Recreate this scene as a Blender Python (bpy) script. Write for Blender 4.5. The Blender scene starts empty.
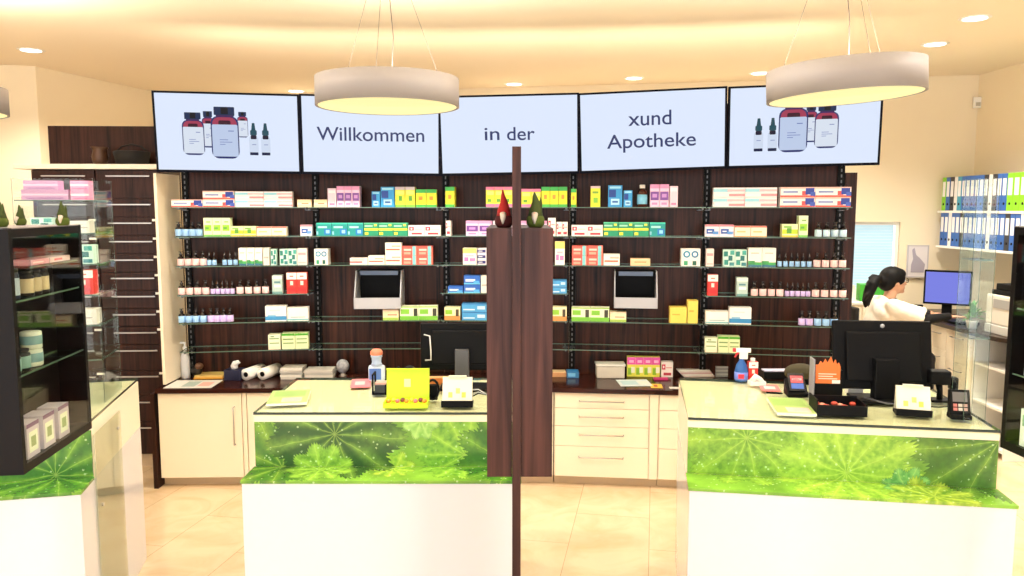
import bpy, math, random
from mathutils import Vector, Matrix
random.seed(7)
C = bpy.context.scene.collection
# ------------------------------------------------------------------ camera
F = 780.0; H = 1.9; P = math.atan(80 / 780)
CP, SP = math.cos(P), math.sin(P)
def ray(x, y):
    u = (x - 512) / F; v = (288 - y) / F
    return Vector((u, CP + v * SP, -SP + v * CP))
O = Vector((0, 0, H))
def atZ(x, y, z):
    d = ray(x, y); return O + d * ((z - H) / d.z)
def atY(x, y, Y):
    d = ray(x, y); return O + d * (Y / d.y)
def atV(x, y, A, B):            # vertical plane through plan points A and B
    n = Vector((-(B[1] - A[1]), B[0] - A[0], 0)); d = ray(x, y)
    return O + d * (n.dot(Vector((A[0], A[1], 0)) - O) / n.dot(d))
cam = bpy.data.cameras.new('camera'); co = bpy.data.objects.new('camera', cam); C.objects.link(co)
co.location = O; co.rotation_euler = (math.pi / 2 - P, 0, 0)
cam.sensor_width = 36; cam.lens = F / 1024 * 36; cam.clip_end = 60; cam.clip_start = .02
bpy.context.scene.camera = co

# ------------------------------------------------------------------ materials
MATS = {}
def s2l(c):
    return tuple((v / 12.92 if v <= .04045 else ((v + .055) / 1.055) ** 2.4) for v in c)
def mat(key, rgb=(1, 1, 1), rough=.5, metal=0, emit=0, spec=.5, srgb=True):
    if key in MATS: return MATS[key]
    m = bpy.data.materials.new(key); m.use_nodes = True
    b = m.node_tree.nodes['Principled BSDF']
    c = s2l(rgb) if srgb else rgb
    b.inputs['Base Color'].default_value = (*c, 1)
    b.inputs['Roughness'].default_value = rough; b.inputs['Metallic'].default_value = metal
    b.inputs['Specular IOR Level'].default_value = spec
    if emit:
        b.inputs['Emission Color'].default_value = (*c, 1); b.inputs['Emission Strength'].default_value = emit
        b.inputs['Base Color'].default_value = (0.01, 0.01, 0.01, 1); b.inputs['Specular IOR Level'].default_value = .05
    MATS[key] = m
    return m
def col(r, g, b, rough=.45):
    return mat('print %d %d %d' % (r, g, b), (r / 255, g / 255, b / 255), rough)
def nodes(m):
    return m.node_tree.nodes, m.node_tree.links
def wood(key, dark, light, scale=1.0, rough=.35, axis='Z'):
    if key in MATS: return MATS[key]
    m = mat(key, (1, 1, 1), rough, spec=.18); n, l = nodes(m); b = n['Principled BSDF']
    tc = n.new('ShaderNodeTexCoord'); mp = n.new('ShaderNodeMapping')
    mp.inputs['Scale'].default_value = {'Z': (26 * scale, 26 * scale, 1.1 * scale), 'X': (1.1 * scale, 26 * scale, 26 * scale)}[axis]
    ns = n.new('ShaderNodeTexNoise'); ns.inputs['Scale'].default_value = 1.6; ns.inputs['Detail'].default_value = 6; ns.inputs['Distortion'].default_value = .6
    cr = n.new('ShaderNodeValToRGB'); cr.color_ramp.elements[0].position = .3; cr.color_ramp.elements[1].position = .75
    cr.color_ramp.elements[0].color = (*s2l(dark), 1); cr.color_ramp.elements[1].color = (*s2l(light), 1)
    l.new(tc.outputs['Object'], mp.inputs[0]); l.new(mp.outputs[0], ns.inputs[0]); l.new(ns.outputs[0], cr.inputs[0]); l.new(cr.outputs[0], b.inputs['Base Color'])
    bp = n.new('ShaderNodeBump'); bp.inputs['Strength'].default_value = .08; bp.inputs['Distance'].default_value = .002
    l.new(ns.outputs[0], bp.inputs['Height']); l.new(bp.outputs[0], b.inputs['Normal'])
    return m
def mottled(key, c1, c2, scale=3, rough=.6, bump=0):
    if key in MATS: return MATS[key]
    m = mat(key, (1, 1, 1), rough); n, l = nodes(m); b = n['Principled BSDF']
    tc = n.new('ShaderNodeTexCoord'); ns = n.new('ShaderNodeTexNoise'); ns.inputs['Scale'].default_value = scale; ns.inputs['Detail'].default_value = 5
    mx = n.new('ShaderNodeMix'); mx.data_type = 'RGBA'
    mx.inputs[6].default_value = (*s2l(c1), 1); mx.inputs[7].default_value = (*s2l(c2), 1)
    l.new(tc.outputs['Object'], ns.inputs[0]); l.new(ns.outputs[0], mx.inputs[0]); l.new(mx.outputs[2], b.inputs['Base Color'])
    if bump:
        bp = n.new('ShaderNodeBump'); bp.inputs['Strength'].default_value = bump; bp.inputs['Distance'].default_value = .004
        l.new(ns.outputs[0], bp.inputs['Height']); l.new(bp.outputs[0], b.inputs['Normal'])
    return m
def thin_glass(key, tint=(.975, 1, .985), refl=.0):
    if key in MATS: return MATS[key]
    m = bpy.data.materials.new(key); m.use_nodes = True; n, l = nodes(m)
    n.remove(n['Principled BSDF']); out = n['Material Output']
    t = n.new('ShaderNodeBsdfTransparent'); t.inputs[0].default_value = (*tint, 1)
    g = n.new('ShaderNodeBsdfGlossy'); g.inputs['Roughness'].default_value = .02
    fr = n.new('ShaderNodeFresnel'); ge = n.new('ShaderNodeNewGeometry'); io = n.new('ShaderNodeMath'); io.operation = 'MULTIPLY_ADD'
    io.inputs[1].default_value = 1 / 1.45 - 1.45; io.inputs[2].default_value = 1.45; l.new(ge.outputs['Backfacing'], io.inputs[0]); l.new(io.outputs[0], fr.inputs[0])
    mm = n.new('ShaderNodeMath'); mm.operation = 'MULTIPLY_ADD'; mm.inputs[1].default_value = .5; mm.inputs[2].default_value = refl
    mm.use_clamp = True
    l.new(fr.outputs[0], mm.inputs[0])
    mx = n.new('ShaderNodeMixShader'); l.new(mm.outputs[0], mx.inputs[0]); l.new(t.outputs[0], mx.inputs[1]); l.new(g.outputs[0], mx.inputs[2])
    l.new(mx.outputs[0], out.inputs[0]); MATS[key] = m
    return m
DARKWOOD = wood('dark wenge wood', (.09, .045, .035), (.27, .15, .115))
PANELWOOD = wood('partition wood', (.13, .065, .055), (.33, .20, .17), .9)
SHELFWOOD = wood('shelf back wood', (.07, .025, .015), (.31, .155, .10), .8)
TOPWOOD = wood('worktop wood', (.12, .045, .03), (.25, .11, .075), 1, .15, 'X')
CREAM = mottled('cream lacquer', (.97, .92, .82), (.985, .945, .86), 1.5, .35)
WHITELAC = mottled('white lacquer', (.83, .835, .86), (.87, .87, .89), .8, .10)
WALLM = mottled('warm plaster', (.93, .87, .76), (.95, .90, .79), 2.5, .85, .03)
CEILM = mottled('ceiling plaster', (.935, .88, .79), (.95, .90, .81), 1.2, .9)
STEEL = mat('brushed steel', (.72, .70, .68), .32, .9)
CHROME = mat('chrome', (.85, .85, .86), .12, 1)
BLACK = mat('black plastic', (.055, .055, .062), .5, 0, 0, .12)
BLACKG = mat('black gloss', (.02, .02, .025), .12)
GLASS = thin_glass('clear glass')
GLASS2 = thin_glass('shelf glass', (.95, .99, .97), .0)
EDGE = mat('glass edge', (.36, .46, .40), .15)
EDGED = mat('dark glass edge', (.10, .17, .14), .15)
RAIL = mat('rail grey', (.42, .42, .43), .4, .6)
AMBER = mat('dark amber glass', (.06, .03, .035), .1)
WHITE = col(240, 238, 232); 

# ------------------------------------------------------------------ mesh builder
class MB:
    def __init__(s): s.v = []; s.f = []; s.m = []; s.sm = []; s.mats = []
    def mi(s, m):
        if m not in s.mats: s.mats.append(m)
        return s.mats.index(m)
    def add(s, vs, fs, m, smooth=False):
        o = len(s.v); s.v += [tuple(q) for q in vs]; k = s.mi(m)
        for f in fs: s.f.append([o + i for i in f]); s.m.append(k); s.sm.append(smooth)
        return s
    def box(s, x0, x1, y0, y1, z0, z1, m, M=None, fm=None):
        vs = [Vector((x, y, z)) for x in (x0, x1) for y in (y0, y1) for z in (z0, z1)]
        if M is not None: vs = [M @ v for v in vs]
        fs = [(0, 1, 3, 2), (4, 6, 7, 5), (0, 4, 5, 1), (2, 3, 7, 6), (0, 2, 6, 4), (1, 5, 7, 3)]  # -x +x -y +y -z +z
        o = len(s.v); s.v += [tuple(q) for q in vs]
        for i, f in enumerate(fs):
            mm = (fm or {}).get(i, m); s.f.append([o + j for j in f]); s.m.append(s.mi(mm)); s.sm.append(False)
        return s
    def prism(s, pts, z0, z1, m, M=None):           # plan polygon, counter-clockwise
        n = len(pts); vs = [Vector((p[0], p[1], z0)) for p in pts] + [Vector((p[0], p[1], z1)) for p in pts]
        if M is not None: vs = [M @ v for v in vs]
        fs = [tuple(range(n))[::-1], tuple(range(n, 2 * n))] + [(i, (i + 1) % n, n + (i + 1) % n, n + i) for i in range(n)]
        return s.add(vs, fs, m)
    def xprism(s, pts, x0, x1, m):                  # (y,z) profile extruded along x
        n = len(pts); vs = [(x0, p[0], p[1]) for p in pts] + [(x1, p[0], p[1]) for p in pts]
        fs = [tuple(range(n))[::-1], tuple(range(n, 2 * n))] + [(i, (i + 1) % n, n + (i + 1) % n, n + i) for i in range(n)]
        return s.add(vs, fs, m)
    def yprism(s, pts, y0, y1, m):                  # (x,z) outline extruded along y
        n = len(pts); vs = [(p[0], y0, p[1]) for p in pts] + [(p[0], y1, p[1]) for p in pts]
        fs = [tuple(range(n)), tuple(range(n, 2 * n))[::-1]] + [(i, n + i, n + (i + 1) % n, (i + 1) % n) for i in range(n)]
        return s.add(vs, fs, m)
    def lathe(s, prof, m, n=20, c=(0, 0, 0), M=None, smooth=True):
        vs = []; k = len(prof)
        for r, z in prof:
            for i in range(n):
                a = 2 * math.pi * i / n; vs.append(Vector((c[0] + r * math.cos(a), c[1] + r * math.sin(a), c[2] + z)))
        if M is not None: vs = [M @ v for v in vs]
        fs = []
        for j in range(k - 1):
            for i in range(n):
                fs.append((j * n + i, j * n + (i + 1) % n, (j + 1) * n + (i + 1) % n, (j + 1) * n + i))
        fs.append(tuple(range(n))[::-1]); fs.append(tuple((k - 1) * n + i for i in range(n)))
        return s.add(vs, fs, m, smooth)
    def tube(s, pts, r, m, n=8):
        pts = [Vector(p) for p in pts]; rs = r if isinstance(r, (list, tuple)) else [r] * len(pts); vs = []
        up = None
        for i, p in enumerate(pts):
            t = (pts[min(i + 1, len(pts) - 1)] - pts[max(i - 1, 0)]).normalized()
            if up is None:
                up = t.orthogonal().normalized()
            up = (up - t * up.dot(t)).normalized(); w = t.cross(up)
            for k in range(n):
                a = 2 * math.pi * k / n; vs.append(p + (up * math.cos(a) + w * math.sin(a)) * rs[i])
        fs = []
        for j in range(len(pts) - 1):
            for i in range(n): fs.append((j * n + i, j * n + (i + 1) % n, (j + 1) * n + (i + 1) % n, (j + 1) * n + i))
        fs.append(tuple(range(n))[::-1]); fs.append(tuple((len(pts) - 1) * n + i for i in range(n)))
        return s.add(vs, fs, m, True)
    def ell(s, c, r, m, n=16, k=10, M=None):
        prof = [(max(1e-4, math.sin(math.pi * j / k)), -math.cos(math.pi * j / k)) for j in range(k + 1)]
        T = Matrix.Translation(c) @ (M or Matrix.Identity(4)) @ Matrix.Diagonal((r[0], r[1], r[2], 1))
        return s.lathe(prof, m, n, M=T)
    def build(s, name, parent=None, loc=(0, 0, 0), rz=0, bevel=0):
        me = bpy.data.meshes.new(name); me.from_pydata(s.v, [], s.f)
        for m in s.mats: me.materials.append(m)
        for i, p in enumerate(me.polygons): p.material_index = s.m[i]; p.use_smooth = s.sm[i]
        me.update(); o = bpy.data.objects.new(name, me); C.objects.link(o)
        o.location = loc; o.rotation_euler = (0, 0, rz)
        if parent: o.parent = parent
        if bevel:
            b = o.modifiers.new('bevel', 'BEVEL'); b.width = bevel; b.segments = 2; b.limit_method = 'ANGLE'; b.angle_limit = .8
        return o
def tag(o, label=None, cat=None, group=None, kind=None):
    if label: o['label'] = label
    if cat: o['category'] = cat
    if group: o['group'] = group
    if kind: o['kind'] = kind
    return o
def empty(name, loc=(0, 0, 0), rz=0, label=None, cat=None, group=None):
    o = bpy.data.objects.new(name, None); C.objects.link(o); o.location = loc; o.rotation_euler = (0, 0, rz); o.empty_display_size = .05
    return tag(o, label, cat, group)
def copy_tree(o, parent=None):
    c = o.copy(); C.objects.link(c)
    if parent: c.parent = parent
    for ch in o.children: copy_tree(ch, c)
    return c
def struct(o): o['kind'] = 'structure'; return o
ORD = ['first', 'second', 'third', 'fourth', 'fifth', 'sixth', 'seventh', 'eighth', 'ninth', 'tenth', 'eleventh', 'twelfth', 'thirteenth', 'fourteenth', 'fifteenth', 'sixteenth', 'seventeenth', 'eighteenth', 'nineteenth', 'twentieth']
NUM = ['zero', 'one', 'two', 'three', 'four', 'five', 'six', 'seven', 'eight', 'nine', 'ten', 'eleven', 'twelve', 'thirteen', 'fourteen', 'fifteen', 'sixteen']

# ================================================================== ROOM
ZC = 3.15
LOCY = .0
def tile_floor():
    m = mat('cream stone tiles', (1, 1, 1), .18); n, l = nodes(m); b = n['Principled BSDF']
    tc = n.new('ShaderNodeTexCoord'); mp = n.new('ShaderNodeMapping'); mp.inputs['Rotation'].default_value = (0, 0, -1.39); mp.inputs['Location'].default_value = (.24, LOCY, 0)
    br = n.new('ShaderNodeTexBrick'); br.offset = 0.5; br.inputs['Scale'].default_value = 1
    br.inputs['Brick Width'].default_value = .9; br.inputs['Row Height'].default_value = .45; br.inputs['Mortar Size'].default_value = .0018
    br.inputs['Color1'].default_value = (*s2l((.88, .79, .66)), 1); br.inputs['Color2'].default_value = (*s2l((.91, .82, .69)), 1); br.inputs['Mortar'].default_value = (*s2l((.70, .60, .48)), 1)
    ns = n.new('ShaderNodeTexNoise'); ns.inputs['Scale'].default_value = 3.5; ns.inputs['Detail'].default_value = 8; ns.inputs['Distortion'].default_value = 1.2
    cr = n.new('ShaderNodeValToRGB'); cr.color_ramp.elements[0].color = (.80, .70, .56, 1); cr.color_ramp.elements[1].color = (1, 1, 1, 1); cr.color_ramp.elements[0].position = .25; cr.color_ramp.elements[1].position = .6
    mx = n.new('ShaderNodeMix'); mx.data_type = 'RGBA'; mx.blend_type = 'MULTIPLY'; mx.inputs[0].default_value = .7
    l.new(tc.outputs['Object'], mp.inputs[0]); l.new(mp.outputs[0], br.inputs[0]); l.new(tc.outputs['Object'], ns.inputs[0]); l.new(ns.outputs[0], cr.inputs[0])
    l.new(br.outputs[0], mx.inputs[6]); l.new(cr.outputs[0], mx.inputs[7]); l.new(mx.outputs[2], b.inputs['Base Color'])
    return m
XL, XR, YN = -6.6, 4.42, -3.2
struct(MB().box(XL - .2, XR + .2, YN - .2, 9.4, -.1, 0, tile_floor()).build('floor'))
struct(MB().box(XL - .2, XR + .2, YN - .2, 9.4, ZC, ZC + .1, CEILM).build('ceiling'))
def wall(name, A, B, z0=0, z1=ZC, th=.12, m=WALLM, hole=None):
    A = Vector((*A, 0)); B = Vector((*B, 0)); L = (B - A).length; a = math.atan2(B.y - A.y, B.x - A.x); mb = MB()
    if hole:
        u0, u1, w0, w1 = hole
        mb.box(0, u0, 0, th, z0, z1, m); mb.box(u1, L, 0, th, z0, z1, m); mb.box(u0, u1, 0, th, z0, w0, m); mb.box(u0, u1, 0, th, w1, z1, m)
    else: mb.box(0, L, 0, th, z0, z1, m)
    return struct(mb.build(name, None, A, a))
BW0 = (-3.80, 8.95); BW1 = (4.42, 7.54)              # back wall ends
ba = math.atan2(BW1[1] - BW0[1], BW1[0] - BW0[0]); bl = math.hypot(BW1[0] - BW0[0], BW1[1] - BW0[1])
w0 = atV(848, 222, BW0, BW1); w1 = atV(896, 318, BW0, BW1)
u0 = (Vector((w0.x, w0.y)) - Vector(BW0)).length; u1 = (Vector((w1.x, w1.y)) - Vector(BW0)).length
wall('wall_back', BW0, BW1, hole=(u0, u1, w1.z, w0.z))
wall('wall_left', (-4.22, 7.07), BW0)
wall('wall_left_front', (XL, 6.55), (-4.22, 7.07))
wall('wall_left_side', (XL, YN), (XL, 6.55))
o = wall('wall_right', (XR, 7.54), (XR, YN))
# shop front behind the camera: low wall, mullions, open glazing to daylight
fr = MB(); fr.box(XL, XR, YN - .15, YN, 0, .12, WALLM); fr.box(XL, XR, YN - .15, YN, 2.95, ZC, WALLM)
for i in range(6):
    x = XL + i * (XR - XL) / 5; fr.box(x - .04, x + .04, YN - .12, YN - .02, .12, 2.95, STEEL)
struct(fr.build('wall_front'))
# office window with frame and blind
WM = mat('window daylight', (.82, .95, .98), .5, 0, .95)
wn = MB(); wl = u1 - u0
wn.box(0, .03, 0, .05, 0, w0.z - w1.z, WHITE).box(wl - .03, wl, 0, .05, 0, w0.z - w1.z, WHITE).box(.03, wl - .03, 0, .05, 0, .03, WHITE).box(.03, wl - .03, 0, .05, w0.z - w1.z - .03, w0.z - w1.z, WHITE)
wdir = Vector((math.cos(ba), math.sin(ba), 0)); wn_o = wn.build('window_1', None, Vector((*BW0, w1.z)) + wdir * u0 + Vector((0, .03, 0)), ba); struct(wn_o)
MB().box(.03, wl - .03, .06, .07, .03, w0.z - w1.z - .03, WM).build('window_pane', wn_o)
bl_ = MB(); hh = w0.z - w1.z; nsl = 30
for i in range(nsl):
    z = .05 + (hh - .08) * i / nsl; bl_.box(.035, wl - .035, .012, .030, z, z + .004, mat('blind slat', (.86, .93, .95), .6))
b_ = bl_.build('venetian_blind', wn_o)

# ================================================================== SCREENS
SN = [(151, 172, 5.2, 90), (302, 174, 5.32, 94), (441, 176, 5.36, 95.5), (580, 173.5, 5.30, 92.5), (727, 168.5, 5.17, 86), (883, 165, 5.0, 80)]
SB = [atY(157 if i == 0 else (880 if i == 5 else x), y, Y) for i, (x, y, Y, t) in enumerate(SN)]
SCR = mat('lit screen', (.865, .91, .995), .5, 0, 1.0)
BEZ = mat('screen bezel', (.03, .04, .09), .6, 0, 0, .08)
def pr(r, g, b, e=.9): return mat('screen ink %d %d %d' % (r, g, b), (r / 255, g / 255, b / 255), .4, 0, e)
NAVY = pr(52, 62, 110)
def text_mesh(txt, size, m, name='lettering', parent=None, loc=(0, 0, 0), sx=1.0, rot=(math.pi / 2, 0, 0), bold=0, align='CENTER'):
    cu = bpy.data.curves.new(name, 'FONT'); cu.body = txt; cu.size = size; cu.align_x = align; cu.extrude = .0006; cu.offset = bold
    t = bpy.data.objects.new(name, cu); C.objects.link(t)
    dg = bpy.context.evaluated_depsgraph_get(); me = bpy.data.meshes.new_from_object(t.evaluated_get(dg)); bpy.data.objects.remove(t)
    me.materials.clear(); me.materials.append(m)
    o = bpy.data.objects.new(name, me); C.objects.link(o); o.parent = parent; o.location = loc; o.rotation_euler = rot; o.scale = (sx, 1, 1)
    return o
def rr(x0, x1, z0, z1, r, n=4):
    pts = []
    for cx, cz, a0 in ((x1 - r, z0 + r, -90), (x1 - r, z1 - r, 0), (x0 + r, z1 - r, 90), (x0 + r, z0 + r, 180)):
        for i in range(n + 1):
            a = math.radians(a0 + 90 * i / n); pts.append((cx + r * math.cos(a), cz + r * math.sin(a)))
    return pts
def jar_art(mb, cx, z0, w, h, lab, lay):
    y = -.0012 - .0004 * lay
    k = lambda pts, m, d=0: mb.yprism(pts, y - d, y - d + .0003, m)
    k(rr(cx - w * .3, cx + w * .3, z0 + h * .7, z0 + h * .86, w * .03), pr(70, 40, 90))
    k(rr(cx - w / 2, cx + w / 2, z0, z0 + h * .82, w * .26), pr(40, 48, 110))
    k(rr(cx - w * .44, cx + w * .44, z0 + h * .55, z0 + h * .80, w * .24), pr(170, 60, 90), .0001)
    k(rr(cx - w * .22, cx + w * .22, z0 + h * .64, z0 + h * .74, w * .06), pr(60, 15, 40), .00015)
    k(rr(cx - w * .46, cx + w * .46, z0 + h * .04, z0 + h * .66, w * .05), lab, .0002)
    k(rr(cx - w * .37, cx + w * .37, z0 + h * .84, z0 + h, w * .03), pr(25, 45, 85), .0001)
    k(rr(cx - w * .12, cx + w * .14, z0 + h * .86, z0 + h * .99, w * .02), pr(8, 10, 25), .0002)
    for i, (a, b) in enumerate(((-.2, .1), (-.2, .25), (-.2, .0))):
        zz = z0 + h * (.36 - .045 * i); k([(cx + w * a, zz), (cx + w * b, zz), (cx + w * b, zz + h * .012), (cx + w * a, zz + h * .012)], pr(110, 125, 190), .0003)
    k([(cx + w * .12, z0 + h * .53), (cx + w * .32, z0 + h * .53), (cx + w * .32, z0 + h * .545), (cx + w * .12, z0 + h * .545)], pr(90, 110, 180), .0003)
def drop_art(mb, cx, z0, w, h):
    y = -.0014
    k = lambda pts, m, d=0: mb.yprism(pts, y - d, y - d + .0003, m)
    k(rr(cx - w / 2, cx + w / 2, z0, z0 + h * .56, w * .1), pr(215, 228, 250))
    k(rr(cx - w * .45, cx + w * .45, z0, z0 + h * .09, w * .05), pr(20, 30, 70), .0001)
    k(rr(cx - w * .32, cx + w * .32, z0 + h * .5, z0 + h * .62, w * .1), pr(25, 20, 50), .0001)
    k(rr(cx - w * .36, cx + w * .36, z0 + h * .62, z0 + h * .78, w * .12), pr(30, 80, 95), .0001)
    k([(cx - w * .24, z0 + h * .76), (cx + w * .24, z0 + h * .76), (cx + w * .14, z0 + h), (cx - w * .14, z0 + h)], pr(30, 75, 90), .0001)
    k([(cx - w * .2, z0 + h * .32), (cx + w * .25, z0 + h * .32), (cx + w * .25, z0 + h * .34), (cx - w * .2, z0 + h * .34)], pr(120, 135, 190), .0002)
SL = ['wide ceiling screen showing jars and dropper bottles, leftmost of the five', 'ceiling screen reading Willkommen above the shelves', 'middle ceiling screen reading in der', 'ceiling screen reading xund Apotheke in two lines', 'ceiling screen with dropper bottles left of the jars, behind the right ring lamp']
for i in range(5):
    A, B = SB[i], SB[i + 1]; d = B - A; L = math.hypot(d.x, d.y); a = math.atan2(d.y, d.x)
    h0 = (172 - 90) / 1 ; 
    topA = atY(SN[i][0], SN[i][3], SN[i][2] - (.05 if i == 0 else .05)); topB = atY(SN[i + 1][0] if i < 4 else 884, SN[i + 1][3], SN[i + 1][2] - .05)
    hh = ((topA.z - A.z) + (topB.z - B.z)) / 2
    root = empty('wall_screen', A, 0, SL[i], 'screen', 'row of five screens above the shelves')
    ex = Vector((math.cos(a), math.sin(a), d.z / L)).normalized(); ez = (Vector((0, 0, 1)) + Vector((math.sin(a), -math.cos(a), 0)) * .095).normalized()
    ey = ez.cross(ex).normalized(); ez = ex.cross(ey)
    root.matrix_world = Matrix(((ex.x, ey.x, ez.x, A.x), (ex.y, ey.y, ez.y, A.y), (ex.z, ey.z, ez.z, A.z), (0, 0, 0, 1)))
    L -= .004
    b = .013
    fm = MB(); fm.box(0, b, -.006, .05, 0, hh, BEZ).box(L - b, L, -.006, .05, 0, hh, BEZ).box(b, L - b, -.006, .05, 0, b * 1.3, BEZ).box(b, L - b, -.006, .05, hh - b, hh, BEZ)
    fm.box(b, L - b, .012, .05, b, hh - b, BLACK)
    fm.build('bezel', root)
    MB().box(b, L - b, -.001, .012, b * 1.3, hh - b, SCR).build('display', root)
    art = MB(); lw = pr(225, 235, 250); lb = pr(196, 212, 242)
    s = L / .97
    if i == 0:
        jar_art(art, .50 * s, .215, .085 * s, .185, lw, 0); jar_art(art, .355 * s, .165, .08 * s, .235, lw, 0); jar_art(art, .585 * s, .235, .07 * s, .165, lw, 0)
        jar_art(art, .255 * s, .115, .145 * s, .275, lw, 1)
        jar_art(art, .465 * s, .095, .185 * s, .335, lb, 3); drop_art(art, .655 * s, .12, .062 * s, .21); drop_art(art, .735 * s, .12, .062 * s, .21)
        art.build('product_picture', root)
    if i == 4:
        drop_art(art, .20 * s, .105, .062 * s, .21); drop_art(art, .29 * s, .105, .062 * s, .21)
        jar_art(art, .53 * s, .155, .08 * s, .235, lw, 0); jar_art(art, .42 * s, .095, .185 * s, .335, lb, 3); jar_art(art, .63 * s, .115, .15 * s, .275, lw, 2)
        art.build('product_picture', root)
    def tx(t, x0, x1, yb, size):
        cx = (x0 + x1) / 2; n_ = Vector((-ey.x, -ey.y, -ey.z)); dd = ray(cx, yb); t_ = n_.dot(A - O) / n_.dot(dd); pt = root.matrix_world.inverted() @ (O + dd * t_)
        o = text_mesh(t, size, NAVY, 'lettering', root, (pt.x, -.0025, pt.z), 1, bold=.0008)
        w = max(v.co.x for v in o.data.vertices) - min(v.co.x for v in o.data.vertices); o.scale.x = (x1 - x0) / F * A.y / w
    if i == 1: tx('Willkommen', 319, 424, 141, .128)
    if i == 2: tx('in', 485, 499.5, 140, .125); tx('der', 507, 534, 140, .125)
    if i == 3: tx('xund', 630, 671, 125, .135); tx('Apotheke', 609, 694, 147, .128)

# ================================================================== SHELVING
RN = [atY(x, 208, Y) for x, Y in ((183, 5.56), (313, 5.70), (443, 5.73), (570, 5.68), (703, 5.56), (843, 5.40))]
RN = [Vector((p.x, p.y, 0)) for p in RN]
SD = .27
def seg(N, i): return N[i], N[i + 1]
def offs(N, d):
    out = []
    for i, p in enumerate(N):
        t = (N[min(i + 1, len(N) - 1)] - N[max(i - 1, 0)]).normalized(); out.append(p + Vector((t.y, -t.x, 0)) * d)
    return out
FN = offs(RN, SD)       # front line of the glass shelves
ZR = {1: None}
ROWY = {1: 208, 2: 237, 3: 266, 4: 294.5, 5: 322, 6: 350}
def rowz(r):
    return atY(512, ROWY[r], 5.42).z
BAY = ['leftmost bay', 'second bay from left', 'middle bay', 'fourth bay', 'rightmost bay']
ROW = [None, 'top shelf', 'second shelf', 'third shelf', 'fourth shelf', 'fifth shelf', 'bottom shelf']
shelves_by_bay = [[1, 2, 3, 4, 5, 6], [1, 2, 3, 5, 6], [1, 2, 3, 4, 5, 6], [1, 2, 3, 5, 6], [1, 2, 3, 4, 5, 6]]
for i in range(5):
    A, B = seg(RN, i); d = B - A; a = math.atan2(d.y, d.x); L = d.length
    pn = MB().box(.0005, L - .0005, 0, .03, .0, 2.62, SHELFWOOD).build('wall_panel', None, A, a); tag(pn, 'dark wooden back panel of the %s of the shelf wall' % BAY[i], 'panel', 'back panels of the shelf wall')
    for e in ((0, 1) if i == 4 else (0,)):
        x = (.023, L - .023)[e]; mb = MB().box(x - .022, x + .022, -.02, -.0005, .70, 2.6, BLACK); z = .74
        while z < 2.2: mb.box(x - .004, x + .004, -.0215, -.0201, z, z + .02, RAIL); z += .038
        mb.build('slotted_rail', pn)
sp = MB().box(-.02, 0, -.33, .03, .70, 2.13, CREAM).build('side_panel', None, RN[0] + Vector((-.03, 0, 0)), 0, .001); tag(sp, 'cream upright side panel closing the shelf wall at left', 'panel')
sp = (MB().box(0, .075, -.03, .03, .69, 2.14, SHELFWOOD).build('end_post', None, RN[5] + Vector((.002, 0, 0)), math.atan2(RN[5].y - RN[4].y, RN[5].x - RN[4].x))); tag(sp, 'narrow dark wooden post at the right end of the shelf wall', 'post')
br = MB().box(-.005, .005, -.22, 0, -.012, -.001, RAIL).box(-.018, .018, -.05, 0, -.018, -.0125, RAIL)
for i in range(5):
    A, B = seg(FN, i); RA, RB = seg(RN, i); d = (B - A); a = math.atan2(d.y, d.x); inn = Vector((d.y, -d.x, 0)).normalized() * .024; RA = RA + inn; RB = RB + inn
    for r in shelves_by_bay[i]:
        z = rowz(r); e = d.normalized() * .004
        mb = MB(); p = [A + e, B - e, RB - e, RA + e]
        vs = [(q.x, q.y, 0) for q in p] + [(q.x, q.y, .006) for q in p]
        for k, f in enumerate([(3, 2, 1, 0), (4, 5, 6, 7), (0, 1, 5, 4), (1, 2, 6, 5), (2, 3, 7, 6), (3, 0, 4, 7)]):
            mb.add([vs[j] for j in f], [(0, 1, 2, 3)], GLASS2 if k < 2 else EDGE)
        gs = mb.build('glass_shelf', None, (0, 0, z)); tag(gs, 'clear glass shelf, %s of the %s of the wall shelving' % (ROW[r], BAY[i]), 'shelf', 'glass shelves of the curved wall shelving')
        for j, q in enumerate((RA + e * 7, RB - e * 7)):
            b_ = br.build('shelf_bracket', gs, (q.x, q.y, 0), a)
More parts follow.
